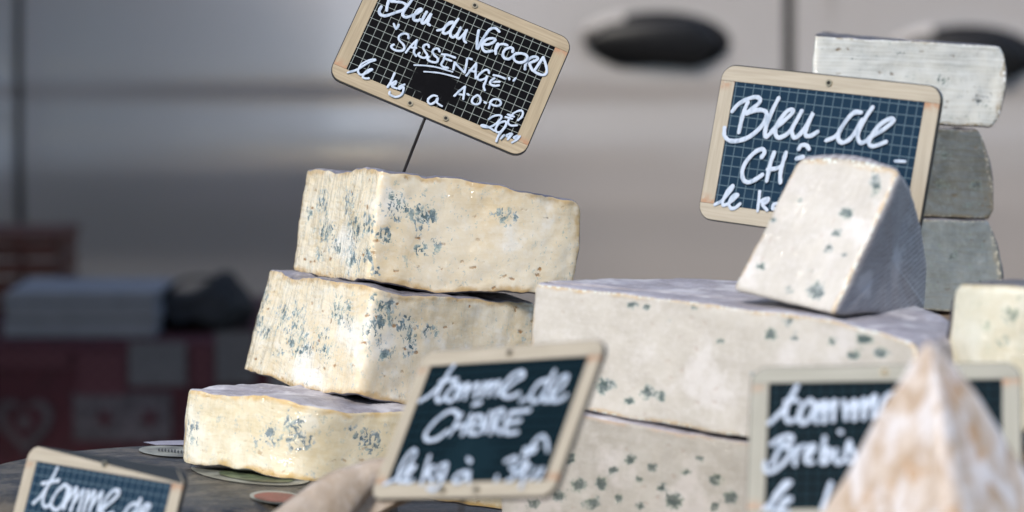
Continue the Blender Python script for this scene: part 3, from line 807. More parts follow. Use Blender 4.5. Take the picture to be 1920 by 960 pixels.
# ------------------------------------------------------------------ dark wrapped wheels under the stack
def m_wrapped():
    m = NT('dark_wrapped_rind'); o = m.obj()
    a = m.noise(o, 45, 6, .75, .15); b = m.noise(o, 120, 4, .6)
    c = m.mix(m.step(a, .42, .6), (.010, .009, .008), (.085, .07, .05))
    c = m.mix(m.step(b, .55, .75, 0, .6), c, (.085, .075, .065))
    wr = m.noise(m.mapped(o, (18, 90, 40), rot=(0, 0, .5)), 1.4, 4, .6, 1.2)
    return m.set(Base_Color=c, Roughness=.6, Normal=m.bump(b, .4, .001), Coat_Weight=.4, Coat_Roughness=.12, Coat_Normal=m.bump(wr, .8, .004))
wrapped = m_wrapped()
def wheel(cx, cyy, z0, z1, r, label):
    rt = empty('wrapped_cheese_wheel', (cx, cyy, z0)); tag(rt, label, 'cheese')
    pr = [(0, z1 - z0), (r * .3, z1 - z0), (r * .6, z1 - z0), (r * .86, z1 - z0 - .0005), (r - .012, z1 - z0 - .002), (r - .004, z1 - z0 - .006), (r, z1 - z0 - .014), (r + .003, (z1 - z0) / 2), (r, .014), (r - .005, .005), (r - .014, 0), (0, 0)]
    N = 90; vv = []; ff = []
    for i in range(N):
        an = 2 * math.pi * i / N
        for (q, z) in pr:
            p = Vector((q * math.cos(an), q * math.sin(an), z)); k = .0012 * fbm(p + Vector((cx * 9, 2, 1)), 30, 3) if q > r * .95 else 0
            vv.append(p + Vector((math.cos(an), math.sin(an), .6)) * k)
    M = len(pr)
    for i in range(N):
        for k in range(M - 1):
            a0 = i * M + k; b0 = ((i + 1) % N) * M + k; ff.append((a0, b0, b0 + 1, a0 + 1))
    mesh_obj('rind', vv, ff, wrapped, rt, True)
    return rt
cN = P(330, 887, 1.942)
whN = wheel(cN.x, cN.y, .697, cN.z, .15, 'dark film wrapped cheese wheel with paper labels under the stack')
cN2 = P(960, 948, 2.03)
wheel(cN2.x, cN2.y, .697, min(cN2.z, cN.z + .002), .125, 'second dark wrapped wheel below the right end of the stack')
lab_c = plain('cream_label', (.19, .195, .165), .4, var=.5, scale=45); lab_w = plain('lilac_label', (.27, .26, .31), .4, var=.2); lab_g = plain('green_print', (.10, .125, .07), .4, var=.5, scale=70); lab_r = plain('red_print', (.19, .05, .03), .5, var=.3, scale=90); ink = plain('label_ink', (.04, .04, .035), .6)
def label_shape(px, mat, lift, nm='label'):
    pts = [onplane(u, v, cN.z + lift) for u, v in px]
    bm = bmesh.new(); vs_ = [bm.verts.new(p - whN.location) for p in pts]
    f = bm.faces.new(vs_); bmesh.ops.triangulate(bm, faces=[f])
    return bm_obj(nm, bm, mat, whN)
def ell(cx, cy_, a, b, n=28, rot=0.):
    return [(cx + a * math.cos(2 * math.pi * k / n), cy_ + b * math.sin(2 * math.pi * k / n) + rot * a * math.cos(2 * math.pi * k / n)) for k in range(n)]
label_shape([(268, 829), (300, 826.5), (340, 825.5), (372, 828), (372, 834), (330, 834), (292, 834)], lab_w, .0006)
label_shape(ell(322, 846, 62, 10, rot=.05), lab_c, .0010)
label_shape(ell(470, 888, 112, 19, rot=.10), lab_c, .0006)
label_shape(ell(480, 893, 70, 9, rot=.10), lab_g, .0012, 'label_print')
label_shape(ell(520, 932, 52, 12, rot=.06), lab_c, .0006)
label_shape(ell(520, 932, 44, 9.0, rot=.06), lab_r, .0012, 'label_print')
for k in range(9):
    x = 296 + k * 6
    label_shape([(x, 843 + k * .6), (x + 2, 840 + k * .6 - (k % 3)), (x + 4, 842 + k * .6), (x + 3.4, 846 + k * .6), (x + 1, 845.5 + k * .6)], ink, .0015, 'label_print')

SIGNS = {
 'vercors': dict(loc=(-0.0425, -0.0549, -0.0356), rot=(-0.3977, 0.3959, -0.0542), size=1, words=[
  (2.35, [[-57.7,25.9,-56.5,20.6,-55.9,16.9,-54.9,13.7], [-60.9,23.0,-57.3,27.2,-52.1,27.8,-53.0,23.7,-54.8,21.4,-52.4,22.1,-47.0,23.8,-43.8,22.7,-44.4,19.2,-47.7,15.8,-51.0,12.5,-54.5,9.5,-57.7,9.1,-59.6,11.2,-59.5,14.9], [-41.3,31.2,-42.6,24.7,-43.7,19.1,-43.5,15.5,-41.0,14.5,-38.2,16.5,-35.2,20.0,-32.8,24.0,-33.8,24.7,-35.4,22.1,-35.9,18.3,-35.0,15.4,-32.6,15.4,-30.7,17.3], [-28.9,24.3,-29.3,20.5,-29.2,16.2,-27.9,15.3,-26.7,17.3,-25.9,22.0,-25.5,24.4,-25.4,20.1,-25.1,16.9,-23.1,16.0]]),
  (2.24, [[-16.7,14.6,-13.7,17.0,-12.0,21.1,-8.9,25.0,-11.5,23.1,-12.7,18.9,-12.4,14.7,-10.1,15.0,-8.1,18.4,-7.4,23.1], [-6.6,28.6,-7.6,23.8,-7.9,17.8,-6.6,14.7,-4.5,14.6,-2.9,17.9,-2.5,23.5,-2.6,18.0,-2.1,15.3,-0.4,15.4,1.1,19.0,2.0,23.4,2.2,18.7,3.2,15.5,5.0,14.5]]),
  (2.24, [[9.8,26.6,11.0,21.3,12.5,16.8,14.3,13.3,14.6,19.2,15.4,25.4,16.7,30.4,19.8,32.9,23.4,31.6], [15.9,18.4,19.3,19.2,22.2,22.0,23.1,24.9,21.0,25.0,17.8,22.9,16.2,19.2,17.0,15.6,20.2,13.8,24.5,16.4], [25.9,22.9,26.0,18.6,27.4,15.2], [26.3,18.7,26.9,22.2,29.5,24.1,32.4,24.4], [37.7,21.3,37.1,23.6,34.8,23.6,32.2,20.7,32.2,16.6,34.3,14.7,37.2,15.3,38.8,17.8], [39.1,18.7,41.5,16.1,45.0,15.9,48.1,18.4,48.8,21.6,46.8,23.2,43.0,22.6,39.8,20.4,39.4,18.1], [49.5,19.7,49.6,16.2,50.5,13.3], [49.3,19.6,51.4,23.5,54.1,25.1,55.8,24.4,54.7,22.1,51.9,19.0,52.9,17.3,55.2,15.0,57.1,14.5], [58.8,26.8,58.1,22.1,56.9,15.1], [58.8,26.8,62.0,23.2,64.6,19.3,65.2,16.3,63.2,14.3,59.3,14.0,57.8,14.4]]),
  (1.87, [[-46.5,6.5,-45.2,5.0,-43.7,3.8], [-43.1,7.3,-43.0,5.6,-43.5,3.5], [-32.9,0.7,-34.2,3.0,-37.4,2.6,-39.5,-0.5,-38.3,-3.2,-35.0,-4.6,-32.9,-6.6,-33.1,-9.2,-36.4,-11.0,-39.7,-11.1,-41.6,-9.8,-40.5,-7.8], [-30.5,-9.8,-29.2,-4.2,-27.0,1.9], [-27.0,1.9,-26.1,-3.5,-25.4,-7.5,-22.9,-9.3], [-28.2,-4.8,-25.2,-3.8], [-17.3,0.5,-18.5,1.8,-20.5,0.9,-20.8,-1.5,-18.5,-3.7,-16.1,-5.5,-16.5,-7.8,-19.2,-8.7,-21.9,-7.8,-21.6,-6.2], [-9.2,0.5,-10.8,2.0,-13.1,0.9,-13.7,-1.5,-11.6,-3.5,-8.3,-4.9,-8.1,-7.7,-11.6,-8.9,-14.6,-8.4,-14.5,-6.2], [-7.1,-0.4,-2.9,0.8,2.4,1.1], [-4.7,-0.4,-4.3,-3.8,-4.5,-7.5,-2.3,-8.7,0.8,-8.0], [-4.1,-2.6,0.8,-2.2], [3.5,-2.4,4.7,-7.7], [3.5,-2.4,7.4,-4.3,12.7,-6.6], [12.7,-6.6,11.7,-0.9,10.7,4.0,13.5,4.6], [14.7,-8.2,16.1,-2.6,17.5,3.1], [17.5,3.1,19.2,-1.9,21.4,-7.4], [15.2,-3.7,19.0,-3.1], [28.5,0.1,27.2,1.7,24.9,0.7,22.7,-3.9,22.6,-6.9,24.8,-7.3,27.7,-4.6,28.2,-2.5,28.7,-7.0,28.8,-10.5,30.6,-13.0], [32.0,-0.1,36.3,0.8,40.4,0.8], [33.4,-2.0,31.9,-4.8,32.5,-7.1,35.5,-7.2,38.3,-5.6], [33.1,-4.6,37.7,-2.6], [42.6,2.8,43.3,1.8], [47.0,4.5,46.3,2.0]]),
  (1.34, [[-21.6,-15.8,-14.0,-12.9,-6.1,-10.8,4.8,-9.5], [-13.5,-17.5,-4.6,-14.4,2.8,-12.9,10.5,-11.9]]),
  (1.72, [[-61.8,-40.1,-56.5,-35.2,-51.6,-27.7,-47.7,-23.4,-50.8,-24.8,-54.9,-29.5,-55.9,-34.3,-55.1,-36.8,-52.7,-37.8,-49.8,-35.1,-47.1,-31.0,-48.6,-31.7,-50.6,-34.8,-51.0,-38.5,-49.1,-39.1,-46.6,-37.9]]),
  (1.79, [[-31.7,-27.0,-31.7,-33.4,-32.2,-38.7], [-31.2,-36.1,-28.8,-32.2,-28.1,-34.0,-29.6,-36.8,-25.9,-36.9], [-22.2,-32.0,-24.5,-34.5,-24.3,-36.6,-22.0,-34.1,-21.1,-39.4,-24.3,-43.0,-28.8,-42.9,-29.5,-41.1]]),
  (1.79, [[1.8,-30.6,-0.9,-31.4,-2.8,-34.8,-2.1,-37.4,0.4,-37.7,2.4,-34.6,2.8,-31.6,3.5,-34.8,5.6,-35.7,7.7,-36.0]]),
  (1.79, [[12.8,-25.6,14.7,-20.5,17.0,-16.2], [17.0,-16.2,18.1,-20.4,19.4,-25.2], [14.1,-22.9,18.7,-21.9], [20.5,-20.2,21.7,-20.5], [27.2,-18.1,25.3,-21.5,25.8,-24.5,28.7,-25.0,30.9,-22.9,30.2,-19.6,27.9,-18.2,26.3,-19.2], [33.8,-21.0,35.0,-21.2], [37.6,-18.8,38.3,-23.9], [37.3,-19.7,38.7,-16.5,42.2,-15.3,44.5,-16.8,43.9,-19.3,41.0,-20.5,38.2,-20.3]]),
  (1.72, [[60.2,-23.8,61.7,-20.2,61.1,-16.9,58.9,-16.5,55.6,-20.1,54.3,-25.0,54.6,-28.4,57.4,-29.3,61.0,-27.5], [52.0,-22.8,56.6,-22.5], [51.3,-25.2,56.1,-24.5], [41.2,-31.6,43.4,-28.1,47.1,-25.7,48.9,-26.7,47.2,-32.4,43.7,-36.9,38.9,-38.3,38.8,-37.3,42.3,-36.8,48.1,-37.8], [53.4,-28.6,51.7,-28.6,48.9,-31.7,48.4,-36.2,50.1,-37.9,52.3,-36.6,53.6,-31.7,53.6,-29.2,53.9,-32.3,52.1,-39.5,52.2,-44.5], [55.5,-38.0,54.3,-41.4], [58.9,-34.7,57.0,-37.3,58.8,-37.6,60.3,-34.1,59.8,-36.8,58.9,-39.7], [64.1,-34.2,62.3,-36.4,63.8,-36.8,65.9,-33.7,64.7,-37.4,62.6,-40.5]]),
 ]),
 'bleu': dict(loc=(0.2017, -0.1736, -0.0966), rot=(-0.1911, 0.079, -0.5974), size=1.11, words=[
  (3.34, [[-58.0,29.0,-59.9,20.9,-60.5,13.5,-60.8,8.0], [-68.6,21.5,-65.1,26.5,-59.0,30.7,-52.6,32.9,-49.0,31.7,-49.7,28.6,-55.0,23.8,-57.9,21.1,-52.8,23.4,-46.9,24.6,-42.6,23.3,-42.3,18.5,-45.8,12.0,-52.2,5.9,-59.7,2.4,-66.5,1.7,-71.2,4.5,-72.2,9.9], [-35.1,34.0,-37.8,26.8,-39.8,19.3,-41.1,11.9,-40.1,7.2,-37.2,9.3,-34.0,13.9,-28.8,18.6,-23.8,24.0,-23.0,27.0,-26.8,26.1,-31.6,19.0,-33.6,12.1,-30.7,7.6,-25.1,10.0,-21.3,14.6], [-16.3,27.1,-19.0,20.2,-21.2,14.0,-18.8,8.9,-15.2,11.0,-11.1,17.5,-7.6,26.8,-10.0,18.8,-10.8,12.1,-7.2,11.0,-1.9,14.5]]),
  (3.34, [[5.4,9.4,10.5,12.0,13.8,15.3], [27.4,30.4,22.3,29.8,18.0,24.7,14.2,17.1,13.8,11.7,17.6,9.2,22.9,12.7,26.3,19.0,28.9,25.8], [35.0,34.7,31.7,28.4,29.0,21.6,27.7,15.0,30.5,10.6,34.7,12.2,36.8,14.8,43.7,19.6,50.3,25.6,51.1,28.3,47.4,27.7,41.8,23.0,37.3,15.4,36.9,10.7,40.4,9.3,48.8,13.1]]),
  (3.34, [[-40.1,-6.8,-38.6,-3.5,-40.8,-1.4,-46.0,-4.3,-51.2,-11.3,-52.8,-17.9,-50.7,-23.4,-46.4,-24.5,-41.2,-21.7,-37.1,-18.3], [-31.2,-2.6,-32.6,-9.8,-33.2,-22.1], [-33.9,-14.5,-27.7,-13.1,-23.2,-10.7], [-22.4,-1.7,-23.4,-9.4,-23.8,-16.5,-22.7,-22.1], [-13.4,1.5,-11.8,4.2,-8.3,4.6,-5.7,2.4], [-9.6,-3.1,-14.3,-4.9]]),
  (2.46, [[57.4,1.4,64.4,1.9]]),
  (2.64, [[-69.6,-42.4,-64.8,-39.2,-59.5,-32.2,-58.1,-28.1,-61.2,-31.1,-63.6,-37.8,-63.5,-41.7,-60.7,-41.3,-56.3,-37.6,-53.3,-34.0,-56.2,-34.4,-58.9,-39.2,-57.4,-43.2,-53.8,-42.8,-50.4,-39.5]]),
  (2.64, [[-37.4,-29.6,-36.9,-34.6,-36.4,-42.6], [-36.7,-37.2,-32.9,-34.5,-29.5,-33.8,-31.1,-36.5,-33.7,-38.1,-29.4,-41.4], [-22.6,-36.1,-25.2,-37.1,-25.4,-40.0,-22.7,-39.3]]),
 ]),
 'chevre': dict(loc=(-0.0144, -0.4906, -0.2282), rot=(-0.5897, -0.1337, -0.7962), size=1.0, words=[
  (2.95, [[-61.1,14.5,-54.4,18.1,-47.9,25.6,-44.9,33.2,-43.0,37.0], [-44.6,32.6,-45.8,28.1,-47.9,20.4,-47.0,15.2,-43.0,13.8,-40.3,16.9], [-49.3,26.7,-35.5,27.6], [-35.3,23.8,-39.6,18.8,-38.5,14.9,-33.6,13.4,-31.1,18.5,-32.4,23.0,-37.3,24.5], [-30.3,23.8,-28.3,14.5], [-29.0,18.4,-24.6,23.9,-22.8,14.3], [-24.0,18.2,-16.2,23.6,-14.9,15.0], [-10.9,23.7,-9.5,15.3], [-10.6,18.9,-5.0,24.0,-3.8,15.4], [-4.8,18.4,0.9,24.2,2.1,15.3], [5.8,16.3,12.6,22.3,19.2,27.0,15.7,29.5,10.3,27.5,6.4,21.9,6.6,16.3,13.5,13.5,21.2,15.7]]),
  (2.95, [[24.4,10.6,31.0,13.2], [38.0,23.7,32.5,22.1,29.8,15.9,33.0,10.6,37.9,11.9,40.8,19.2], [41.8,29.1,40.2,20.5,40.5,13.0,44.1,10.2,47.0,14.0,51.8,18.7,53.7,24.8,50.3,25.6,46.0,21.5,45.6,15.3,48.6,10.5,55.3,11.0,57.9,13.6]]),
  (2.95, [[-22.7,2.9,-27.0,6.6,-33.5,6.4,-40.9,0.9,-45.2,-6.6,-42.0,-11.1,-34.3,-10.7,-27.6,-5.8], [-21.2,4.7,-24.7,-8.4], [-12.5,3.8,-13.9,-8.7], [-23.5,-4.1,-12.9,-2.3], [-2.0,2.2,-8.6,2.4,-9.0,-7.0,-1.0,-8.5], [-8.4,-3.3,-2.4,-2.2], [-13.5,9.9,-7.9,11.2], [-1.1,0.9,3.1,-8.0,3.3,4.5], [7.1,5.0,9.5,-8.8], [6.6,4.4,12.8,5.4,13.2,0.4,8.7,-1.9,17.6,-9.0], [33.1,5.3,18.6,4.2], [18.6,4.2,17.9,-2.9,21.3,-8.5,29.8,-8.2], [19.3,-2.5,28.9,-1.1]]),
  (2.66, [[-64.2,-38.5,-56.4,-35.4,-50.0,-28.0,-47.0,-19.8,-50.4,-17.2,-54.1,-21.6,-55.6,-30.4,-52.7,-37.0,-48.4,-36.2,-45.1,-31.2,-43.4,-27.9,-47.2,-28.7,-48.5,-34.3,-45.4,-37.9,-40.5,-36.3]]),
  (2.66, [[-34.6,-21.4,-34.2,-29.5,-32.7,-39.3], [-32.7,-35.2,-30.3,-29.0,-27.8,-28.4,-29.3,-32.8,-23.5,-38.5], [-18.0,-26.4,-22.8,-28.5,-21.5,-34.5,-17.7,-34.6,-17.1,-27.4,-16.2,-36.1,-19.4,-42.8,-25.6,-41.9]]),
  (2.66, [[4.1,-32.7,-3.2,-32.6,-7.2,-36.2,-3.5,-38.8,1.8,-36.4,3.5,-33.3,5.9,-38.9], [-1.7,-24.0,1.8,-26.3]]),
  (2.66, [[27.1,-35.6,27.6,-38.6], [29.6,-26.5,35.6,-24.2,38.6,-26.7,35.3,-30.3,39.4,-32.4,40.3,-37.0,36.7,-38.4], [45.3,-26.8,42.1,-31.6,45.1,-34.7,47.5,-28.1,48.0,-35.9,49.0,-42.6], [56.6,-31.3,53.4,-36.0,51.6,-37.2], [60.0,-31.1,58.8,-37.9], [58.6,-20.5,55.1,-14.4,50.6,-11.2,46.5,-14.1,44.2,-22.6,44.6,-28.6,50.7,-30.2], [40.3,-19.1,49.7,-17.9], [40.5,-21.9,49.1,-20.5]]),
 ]),
 'tomme': dict(loc=(-0.2546, -0.3579, -0.313), rot=(-0.3414, 0.0119, -0.6769), size=0.93, words=[
  (2.73, [[-52.3,9.3,-47.3,14.3,-43.0,22.4,-40.2,29.7,-39.1,32.9], [-40.0,29.1,-44.3,18.5,-44.5,11.5,-41.4,8.2,-37.5,9.9], [-48.7,22.0,-41.7,23.8,-35.1,25.5], [-29.0,23.5,-33.7,19.1,-36.7,12.5,-35.4,8.9,-30.4,7.6,-26.6,11.9,-25.3,18.3,-26.0,22.6,-29.8,23.4], [-23.2,22.3,-23.6,16.0,-24.7,9.0], [-23.0,14.2,-18.1,22.9,-17.4,16.1,-18.3,8.5], [-17.4,13.6,-11.7,22.4,-11.1,15.7,-11.3,8.8], [-7.3,22.3,-6.8,16.2,-7.0,9.3], [-7.0,14.3,-2.2,22.9,-1.6,16.2,-2.0,10.0], [-0.9,14.4,4.7,23.2,5.1,17.0,5.5,10.9], [7.6,12.4,14.3,18.2,18.7,23.0,17.9,25.4,13.8,24.6,9.5,19.4,8.3,13.1,11.4,9.2,18.2,11.9]]),
  (2.73, [[26.9,11.8,29.4,14.5], [37.2,19.2,32.1,19.1,28.2,15.6,28.1,10.7,32.2,11.2,37.0,17.3], [37.2,22.8,36.8,17.9,37.2,11.8,39.4,12.7,44.1,16.4,46.4,19.7,42.9,19.9,40.0,15.9,40.0,11.0,43.7,10.2]]),
 ]),
 'brebis': dict(loc=(0.2017, -0.5209, -0.2363), rot=(-0.5734, -0.0455, -0.2079), size=1.0, words=[
  (3.04, [[-62.7,13.0,-59.0,16.7,-54.8,21.8,-51.2,28.4,-47.9,35.4], [-49.1,32.1,-53.2,23.2,-53.9,17.6,-52.0,13.8,-48.2,15.1], [-54.1,26.0,-49.8,26.9,-46.8,25.9], [-40.4,26.7,-44.6,22.6,-46.1,17.0,-44.7,12.7,-41.4,14.1,-38.5,19.6,-38.2,24.3,-40.4,26.7], [-35.2,24.8,-36.8,19.1,-36.6,13.0], [-35.9,18.7,-31.8,25.6,-32.1,19.5,-32.4,13.0], [-32.1,18.6,-26.7,26.0,-27.4,19.4,-27.7,13.8], [-22.0,25.5,-21.1,20.3,-20.5,14.6], [-20.2,19.3,-16.1,25.8,-16.0,20.2,-15.9,14.1], [-15.5,19.2,-10.6,26.7,-10.9,20.1,-10.8,14.5], [-10.0,20.1,-5.1,28.4,-5.0,21.9,-5.7,14.9], [-2.8,16.2,1.0,20.8,4.3,25.4,4.7,29.2,1.3,27.8,-1.6,20.9,-1.9,15.3,1.5,13.3]]),
  (2.9, [[-55.2,1.7,-57.9,-5.7,-60.2,-11.5], [-61.0,0.2,-57.2,3.4,-52.4,5.4,-49.9,4.8,-50.4,2.2,-54.1,-1.5,-51.7,-1.5,-50.2,-4.2,-52.0,-8.4,-56.2,-13.1,-61.0,-16.2,-63.9,-14.6,-64.1,-10.4], [-47.3,-1.6,-47.7,-6.9,-47.8,-12.2], [-47.2,-5.3,-45.4,-1.9,-42.5,-0.6], [-41.8,-8.0,-38.5,-4.4,-37.6,-0.7,-40.0,-1.7,-41.9,-6.4,-41.3,-10.7,-37.9,-10.7], [-31.9,4.0,-32.7,-3.9,-33.0,-11.3], [-32.6,-7.1,-29.8,-2.9,-28.6,-6.1,-30.1,-10.3,-32.5,-11.6], [-25.5,-3.5,-25.9,-7.7,-24.8,-11.4,-22.0,-10.4], [-23.8,7.1,-22.9,6.5], [-18.3,1.2,-17.3,-3.1,-15.3,-6.8,-16.2,-10.5,-19.1,-11.0], [-18.6,0.4,-19.7,-3.6,-20.5,-8.8]]),
  (2.9, [[-64.1,-38.7,-59.9,-35.1,-54.3,-27.8,-50.1,-23.2,-52.5,-23.1,-57.2,-29.4,-59.8,-36.1,-59.7,-39.3,-56.9,-39.3,-53.1,-35.7,-49.3,-32.6,-52.2,-32.6,-54.5,-37.2,-53.9,-40.3,-50.6,-39.9]]),
  (2.9, [[-27.9,-22.9,-29.7,-29.1,-32.4,-38.5]]),
 ]),
}

# ------------------------------------------------------------------ slate price signs
def m_slate(name, bgc, line, lw, rough=.3):
    m = NT(name); o = m.obj()
    s = m.n('SeparateXYZ', {0: o}); cell = .00609
    def ln(ax):
        q = m.math('FRACT', m.math('ADD', m.math('MULTIPLY', ax, 1 / cell), 100.25))
        return m.step(m.math('ABSOLUTE', m.math('SUBTRACT', q, .5)), .5 - lw - .02, .5 - lw + .02)
    g = m.math('MAXIMUM', ln(s.outputs[0]), ln(s.outputs[2]))
    # grid rubbed off in the lower middle
    rub = m.n('Mapping', {'Vector': o, 'Scale': (38, 0, 55), 'Location': (.1, 0, 1.3)}).outputs[0]
    rr_ = m.math('ADD', m.n('VectorMath', {0: rub}, operation='LENGTH').outputs['Value'], m.math('MULTIPLY', m.math('SUBTRACT', m.noise(o, 160, 3), .5), .9))
    g = m.math('MULTIPLY', g, m.step(rr_, .55, .95))
    sm = m.noise(o, 45, 5, .65)
    c = m.mix(m.step(sm, .55, .8, 0, .35), bgc, tuple(x * 1.8 + .006 for x in bgc))
    c = m.mix(g, c, line)
    m.b.inputs['Specular IOR Level'].default_value = .03
    return m.set(Base_Color=c, Roughness=.45)
def m_wood(name, c1, c2):
    m = NT(name); o = m.obj()
    a = m.noise(m.mapped(o, (22, 1, 520)), 1.0, 4, .6, .5); k = m.noise(m.mapped(o, (9, 1, 60)), 1., 2)
    c = m.mix(m.step(a, .3, .7), c1, c2)
    c = m.mix(m.step(k, .55, .8, 0, .5), c, tuple(x * .75 for x in c1))
    return m.set(Base_Color=c, Roughness=.45)
def m_woodv(name, c1, c2):
    m = NT(name); o = m.obj()
    a = m.noise(m.mapped(o, (520, 1, 22)), 1.0, 4, .6, .5); s = m.n('SeparateXYZ', {0: o})
    c = m.mix(m.step(a, .3, .7), c1, c2)
    endz = m.math('ABSOLUTE', s.outputs[2])
    c = m.mix(m.math('MULTIPLY', m.step(endz, .030, .038), m.step(m.noise(o, 150, 2), .35, .65)), c, (.36, .19, .10))
    return m.set(Base_Color=c, Roughness=.45)
def m_ink():
    m = NT('chalk_marker'); o = m.obj()
    a = m.noise(m.mapped(o, (1, 1, .35), rot=(0, .35, 0)), 330, 2, .5); b = m.noise(o, 120, 2)
    c = m.mix(m.step(a, .22, .55), (.29, .36, .46), (.46, .53, .64))
    c = m.mix(m.step(b, .6, .8, 0, .4), c, (.32, .40, .52))
    return m.set(Base_Color=c, Roughness=.6)
chalk = m_ink()
edgem = plain('board_edge', (.008, .008, .008), .4)
rivm = plain('rivet_brass', (.30, .26, .18), .35, .8); hol = plain('rivet_hole', (.01, .008, .006), .8)
spk = plain('spike_steel', (.05, .045, .045), .35, .6)
def catmull(pts, k=6):
    if len(pts) < 3:
        return [pts[0].lerp(pts[-1], i / 6) for i in range(7)]
    q = [pts[0] * 2 - pts[1]] + pts + [pts[-1] * 2 - pts[-2]]; out = []
    for i in range(1, len(q) - 2):
        p0, p1, p2, p3 = q[i - 1:i + 3]
        for j in range(k):
            t = j / k
            out.append(.5 * ((2 * p1) + (p2 - p0) * t + (2 * p0 - 5 * p1 + 4 * p2 - p3) * t * t + (3 * p1 - p0 - 3 * p2 + p3) * t ** 3))
    out.append(pts[-1]); return out
def ribbon(vv, ff, pts, wid, y0, seed):
    c = catmull([Vector(p) for p in pts]); n = len(c)
    d0 = (c[0] - c[1]).normalized(); d1 = (c[-1] - c[-2]).normalized()
    c = [c[0] + d0 * wid * .45, c[0] + d0 * wid * .3] + c + [c[-1] + d1 * wid * .3, c[-1] + d1 * wid * .45]
    ws = [.25, .72] + [1] * n + [.72, .25]
    L = len(c); st_ = len(vv)
    for i in range(L):
        a = c[max(0, i - 1)]; b = c[min(L - 1, i + 1)]; t = (b - a)
        t = t.normalized() if t.length > 1e-9 else Vector((1, 0))
        nn = Vector((-t.y, t.x)); wv = wid / 2 * ws[i] * (1 + .22 * noise.noise(Vector((i * .35, seed, 0))))
        y = y0 - .00012 * i / L
        for k, (o_, up) in enumerate(((-1, 0), (-.6, 1), (.6, 1), (1, 0))):
            p = c[i] + nn * wv * o_; vv.append((p.x, y - (.00022 if up else 0), p.y))
    for i in range(L - 1):
        for k in range(3):
            a0 = st_ + i * 4 + k; ff.append((a0, a0 + 1, a0 + 5, a0 + 4))
def rrect(x0, x1, z0, z1, r, corners=(1, 1, 1, 1), n=7):
    """outline, corners in order: bottom left, bottom right, top right, top left"""
    out = []
    for (cx, cz, a0, on) in ((x0, z0, 180, corners[0]), (x1, z0, 270, corners[1]), (x1, z1, 0, corners[2]), (x0, z1, 90, corners[3])):
        if not on: out.append((cx, cz)); continue
        ox = cx + (r if cx == x0 else -r); oz = cz + (r if cz == z0 else -r)
        for k in range(n):
            a = math.radians(a0 + 90 * k / (n - 1)); out.append((ox + r * math.cos(a), oz + r * math.sin(a)))
    return out
def slab(name, outline, y0, y1, mat, parent):
    """y0 is the front face (towards -y), y1 the back"""
    n = len(outline)
    vv = [(x, y0, z) for x, z in outline] + [(x, y1, z) for x, z in outline]
    ff = [tuple(range(n)), tuple(reversed(range(n, 2 * n)))] + [(i, i + n, (i + 1) % n + n, (i + 1) % n) for i in range(n)]
    bm = bmesh.new(); bv = [bm.verts.new(v) for v in vv]
    for f in ff: bm.faces.new([bv[i] for i in f])
    return bm_obj(name, bm, mat, parent)
def bend(x, z, amt): return amt * (x / .074) ** 2 * max(0, z + .02) / .07
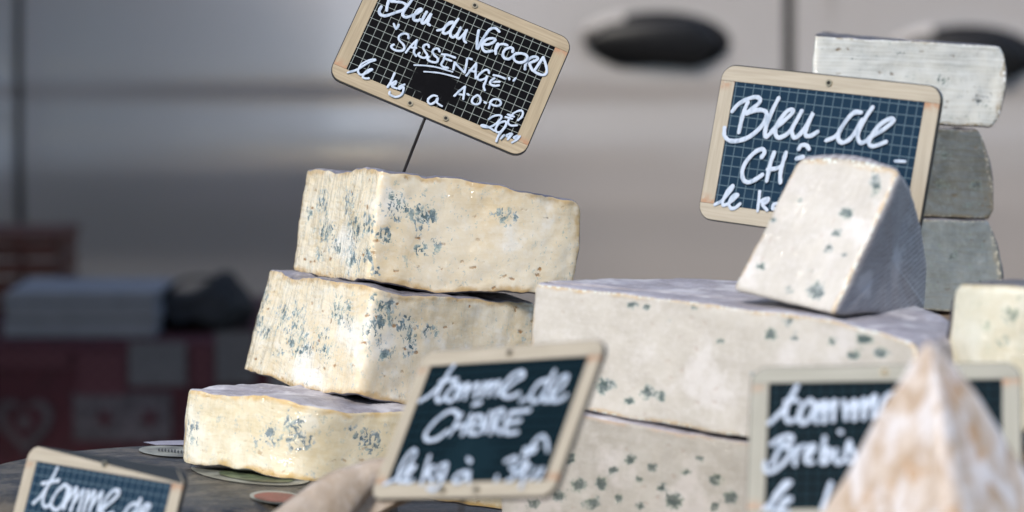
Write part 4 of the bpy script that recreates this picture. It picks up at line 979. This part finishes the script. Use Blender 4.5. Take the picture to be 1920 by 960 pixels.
def sign(key, label, slate, wh, wv, spike, cutcorner=False):
    S = SIGNS[key]; k = S['size']
    l = S['loc']
    r = empty('price_sign', (l[0], l[1], l[2] + ZC), S['rot']); r.scale = (k, k, k)
    tag(r, label, 'sign', 'slate price signs')
    W, H = .148, .096; x0, x1, z0, z1 = -W / 2, W / 2, -H / 2, H / 2; fw = .0102
    slab('board', rrect(x0, x1, z0, z1, .0095), .0002, .0026, edgem, r)
    q = .0007
    tr = rrect(x0 + q, x1 - q, z1 - fw, z1 - q, .0088, (0, 0, 1, 1)); brl = rrect(x0 + q, x1 - q, z0 + q, z0 + fw, .0088, (1, 1, 0, 0))
    if cutcorner:
        tr = [p for p in tr if not (p[0] > x1 - .012 and p[1] > z1 - .0095)] 
        tr.insert(2, (x1 - q, z1 - .0085)); tr.insert(3, (x1 - .009, z1 - q))
    slab('frame_rail', tr, -.0005, .00018, wh, r); slab('frame_rail', brl, -.0005, .00018, wh, r)
    slab('frame_rail', rrect(x0 + q, x0 + fw, z0 + fw + .0002, z1 - fw - .0002, 0, (0, 0, 0, 0)), -.00045, .00018, wv, r)
    slab('frame_rail', rrect(x1 - fw, x1 - q, z0 + fw + .0002, z1 - fw - .0002, 0, (0, 0, 0, 0)), -.00045, .00018, wv, r)
    slab('slate_panel', rrect(x0 + fw + .0002, x1 - fw - .0002, z0 + fw + .0002, z1 - fw - .0002, 0, (0, 0, 0, 0)), -.0002, .00018, slate, r)
    for (rx, rz) in ((.0, z1 - fw / 2), (-.0135, z0 + fw / 2), (.0135, z0 + fw / 2)):
        o_ = [(rx + .0021 * math.cos(a * math.pi / 8), rz + .0021 * math.sin(a * math.pi / 8)) for a in range(16)]
        rv = slab('rivet', o_, -.0014, -.00052, rivm, r)
        o_ = [(rx + .0012 * math.cos(a * math.pi / 6), rz + .0012 * math.sin(a * math.pi / 6)) for a in range(12)]
        slab('rivet_hole', o_, -.00155, -.00145, hol, rv)
    n_ = 0
    for wid, strokes in S['words']:
        vv = []; ff = []
        for s in strokes:
            pts = [(s[i] / 1000 / k, s[i + 1] / 1000 / k) for i in range(0, len(s), 2)]
            ribbon(vv, ff, pts, .9 * wid / 1000 / k, -.0009 - .00009 * (n_ % 12), n_ * 1.7); n_ += 1
        mesh_obj('lettering', vv, ff, chalk, r)
    # spike: in sign space from the lower edge down to the cheese or board it is stuck in
    vv = []; ff = []; N = 10
    tip = (Matrix.Translation(Vector((l[0], l[1], l[2] + ZC))) @ (Vector(S['rot']).to_track_quat('X', 'Z').to_matrix().to_4x4() if False else __import__('mathutils').Euler(S['rot']).to_matrix().to_4x4())).inverted() @ spike
    tip = tip / k
    a = Vector((0, .0042, z0 + .022)); c_ = Vector((0, .0042, z0 - .002))
    chain = [a, c_] + [c_.lerp(tip, t) for t in (.25, .5, .75, 1.)]
    for i, p in enumerate(chain):
        for m_ in range(N):
            an = 2 * math.pi * m_ / N; vv.append((p.x + .0011 * math.cos(an), p.y + .0011 * math.sin(an), p.z))
    for i in range(len(chain) - 1):
        for m_ in range(N):
            a0 = i * N + m_; b0 = i * N + (m_ + 1) % N; ff.append((a0, b0, b0 + N, a0 + N))
    mesh_obj('spike', vv, ff, spk, r, True)
    return r
w1 = m_wood('printed_wood', (.28, .22, .135), (.39, .315, .21)); w1v = m_woodv('printed_wood_side', (.28, .22, .135), (.37, .30, .195))
w2 = m_wood('pale_printed_wood', (.345, .30, .228), (.43, .38, .30)); w2v = m_woodv('pale_printed_wood_side', (.345, .30, .228), (.42, .37, .29))
w3 = m_wood('shaded_printed_wood', (.23, .225, .185), (.29, .285, .24)); w3v = m_woodv('shaded_printed_wood_side', (.23, .225, .185), (.285, .28, .235))  # printed wood in a darker grey copy that carries the shade
sl1 = m_slate('black_slate', (.004, .004, .005), (.36, .40, .38), .022)
sl2 = m_slate('sky_tinted_slate', (.012, .030, .055), (.085, .13, .165), .05)  # blue in the base colour stands in for reflected sky
sl3 = m_slate('dark_slate', (.006, .017, .024), (.0006, .001, .0015), .08)
sign('vercors', 'tilted black slate price sign reading Bleu du Vercors Sassenage, spiked above the stack', sl1, w1, w1v, P(748, 345, 2.005))
sign('bleu', 'slate price sign reading Bleu de CH, half hidden behind the upright cream wedge', sl2, w2, w2v, P(1530, 640, 1.90))
sign('chevre', 'leaning slate price sign reading tomme de chevre in front of the stack', sl3, w2, w2v, P(850, 1120, 1.60))
sign('tomme', 'slate price sign reading tomme de, in the bottom left corner', sl2, w2, w2v, P(150, 1180, 1.74), True)
sign('brebis', 'slate price sign reading tomme Brebis, partly hidden by the pointed wedge', sl3, w3, w3v, P(1650, 1180, 1.56))
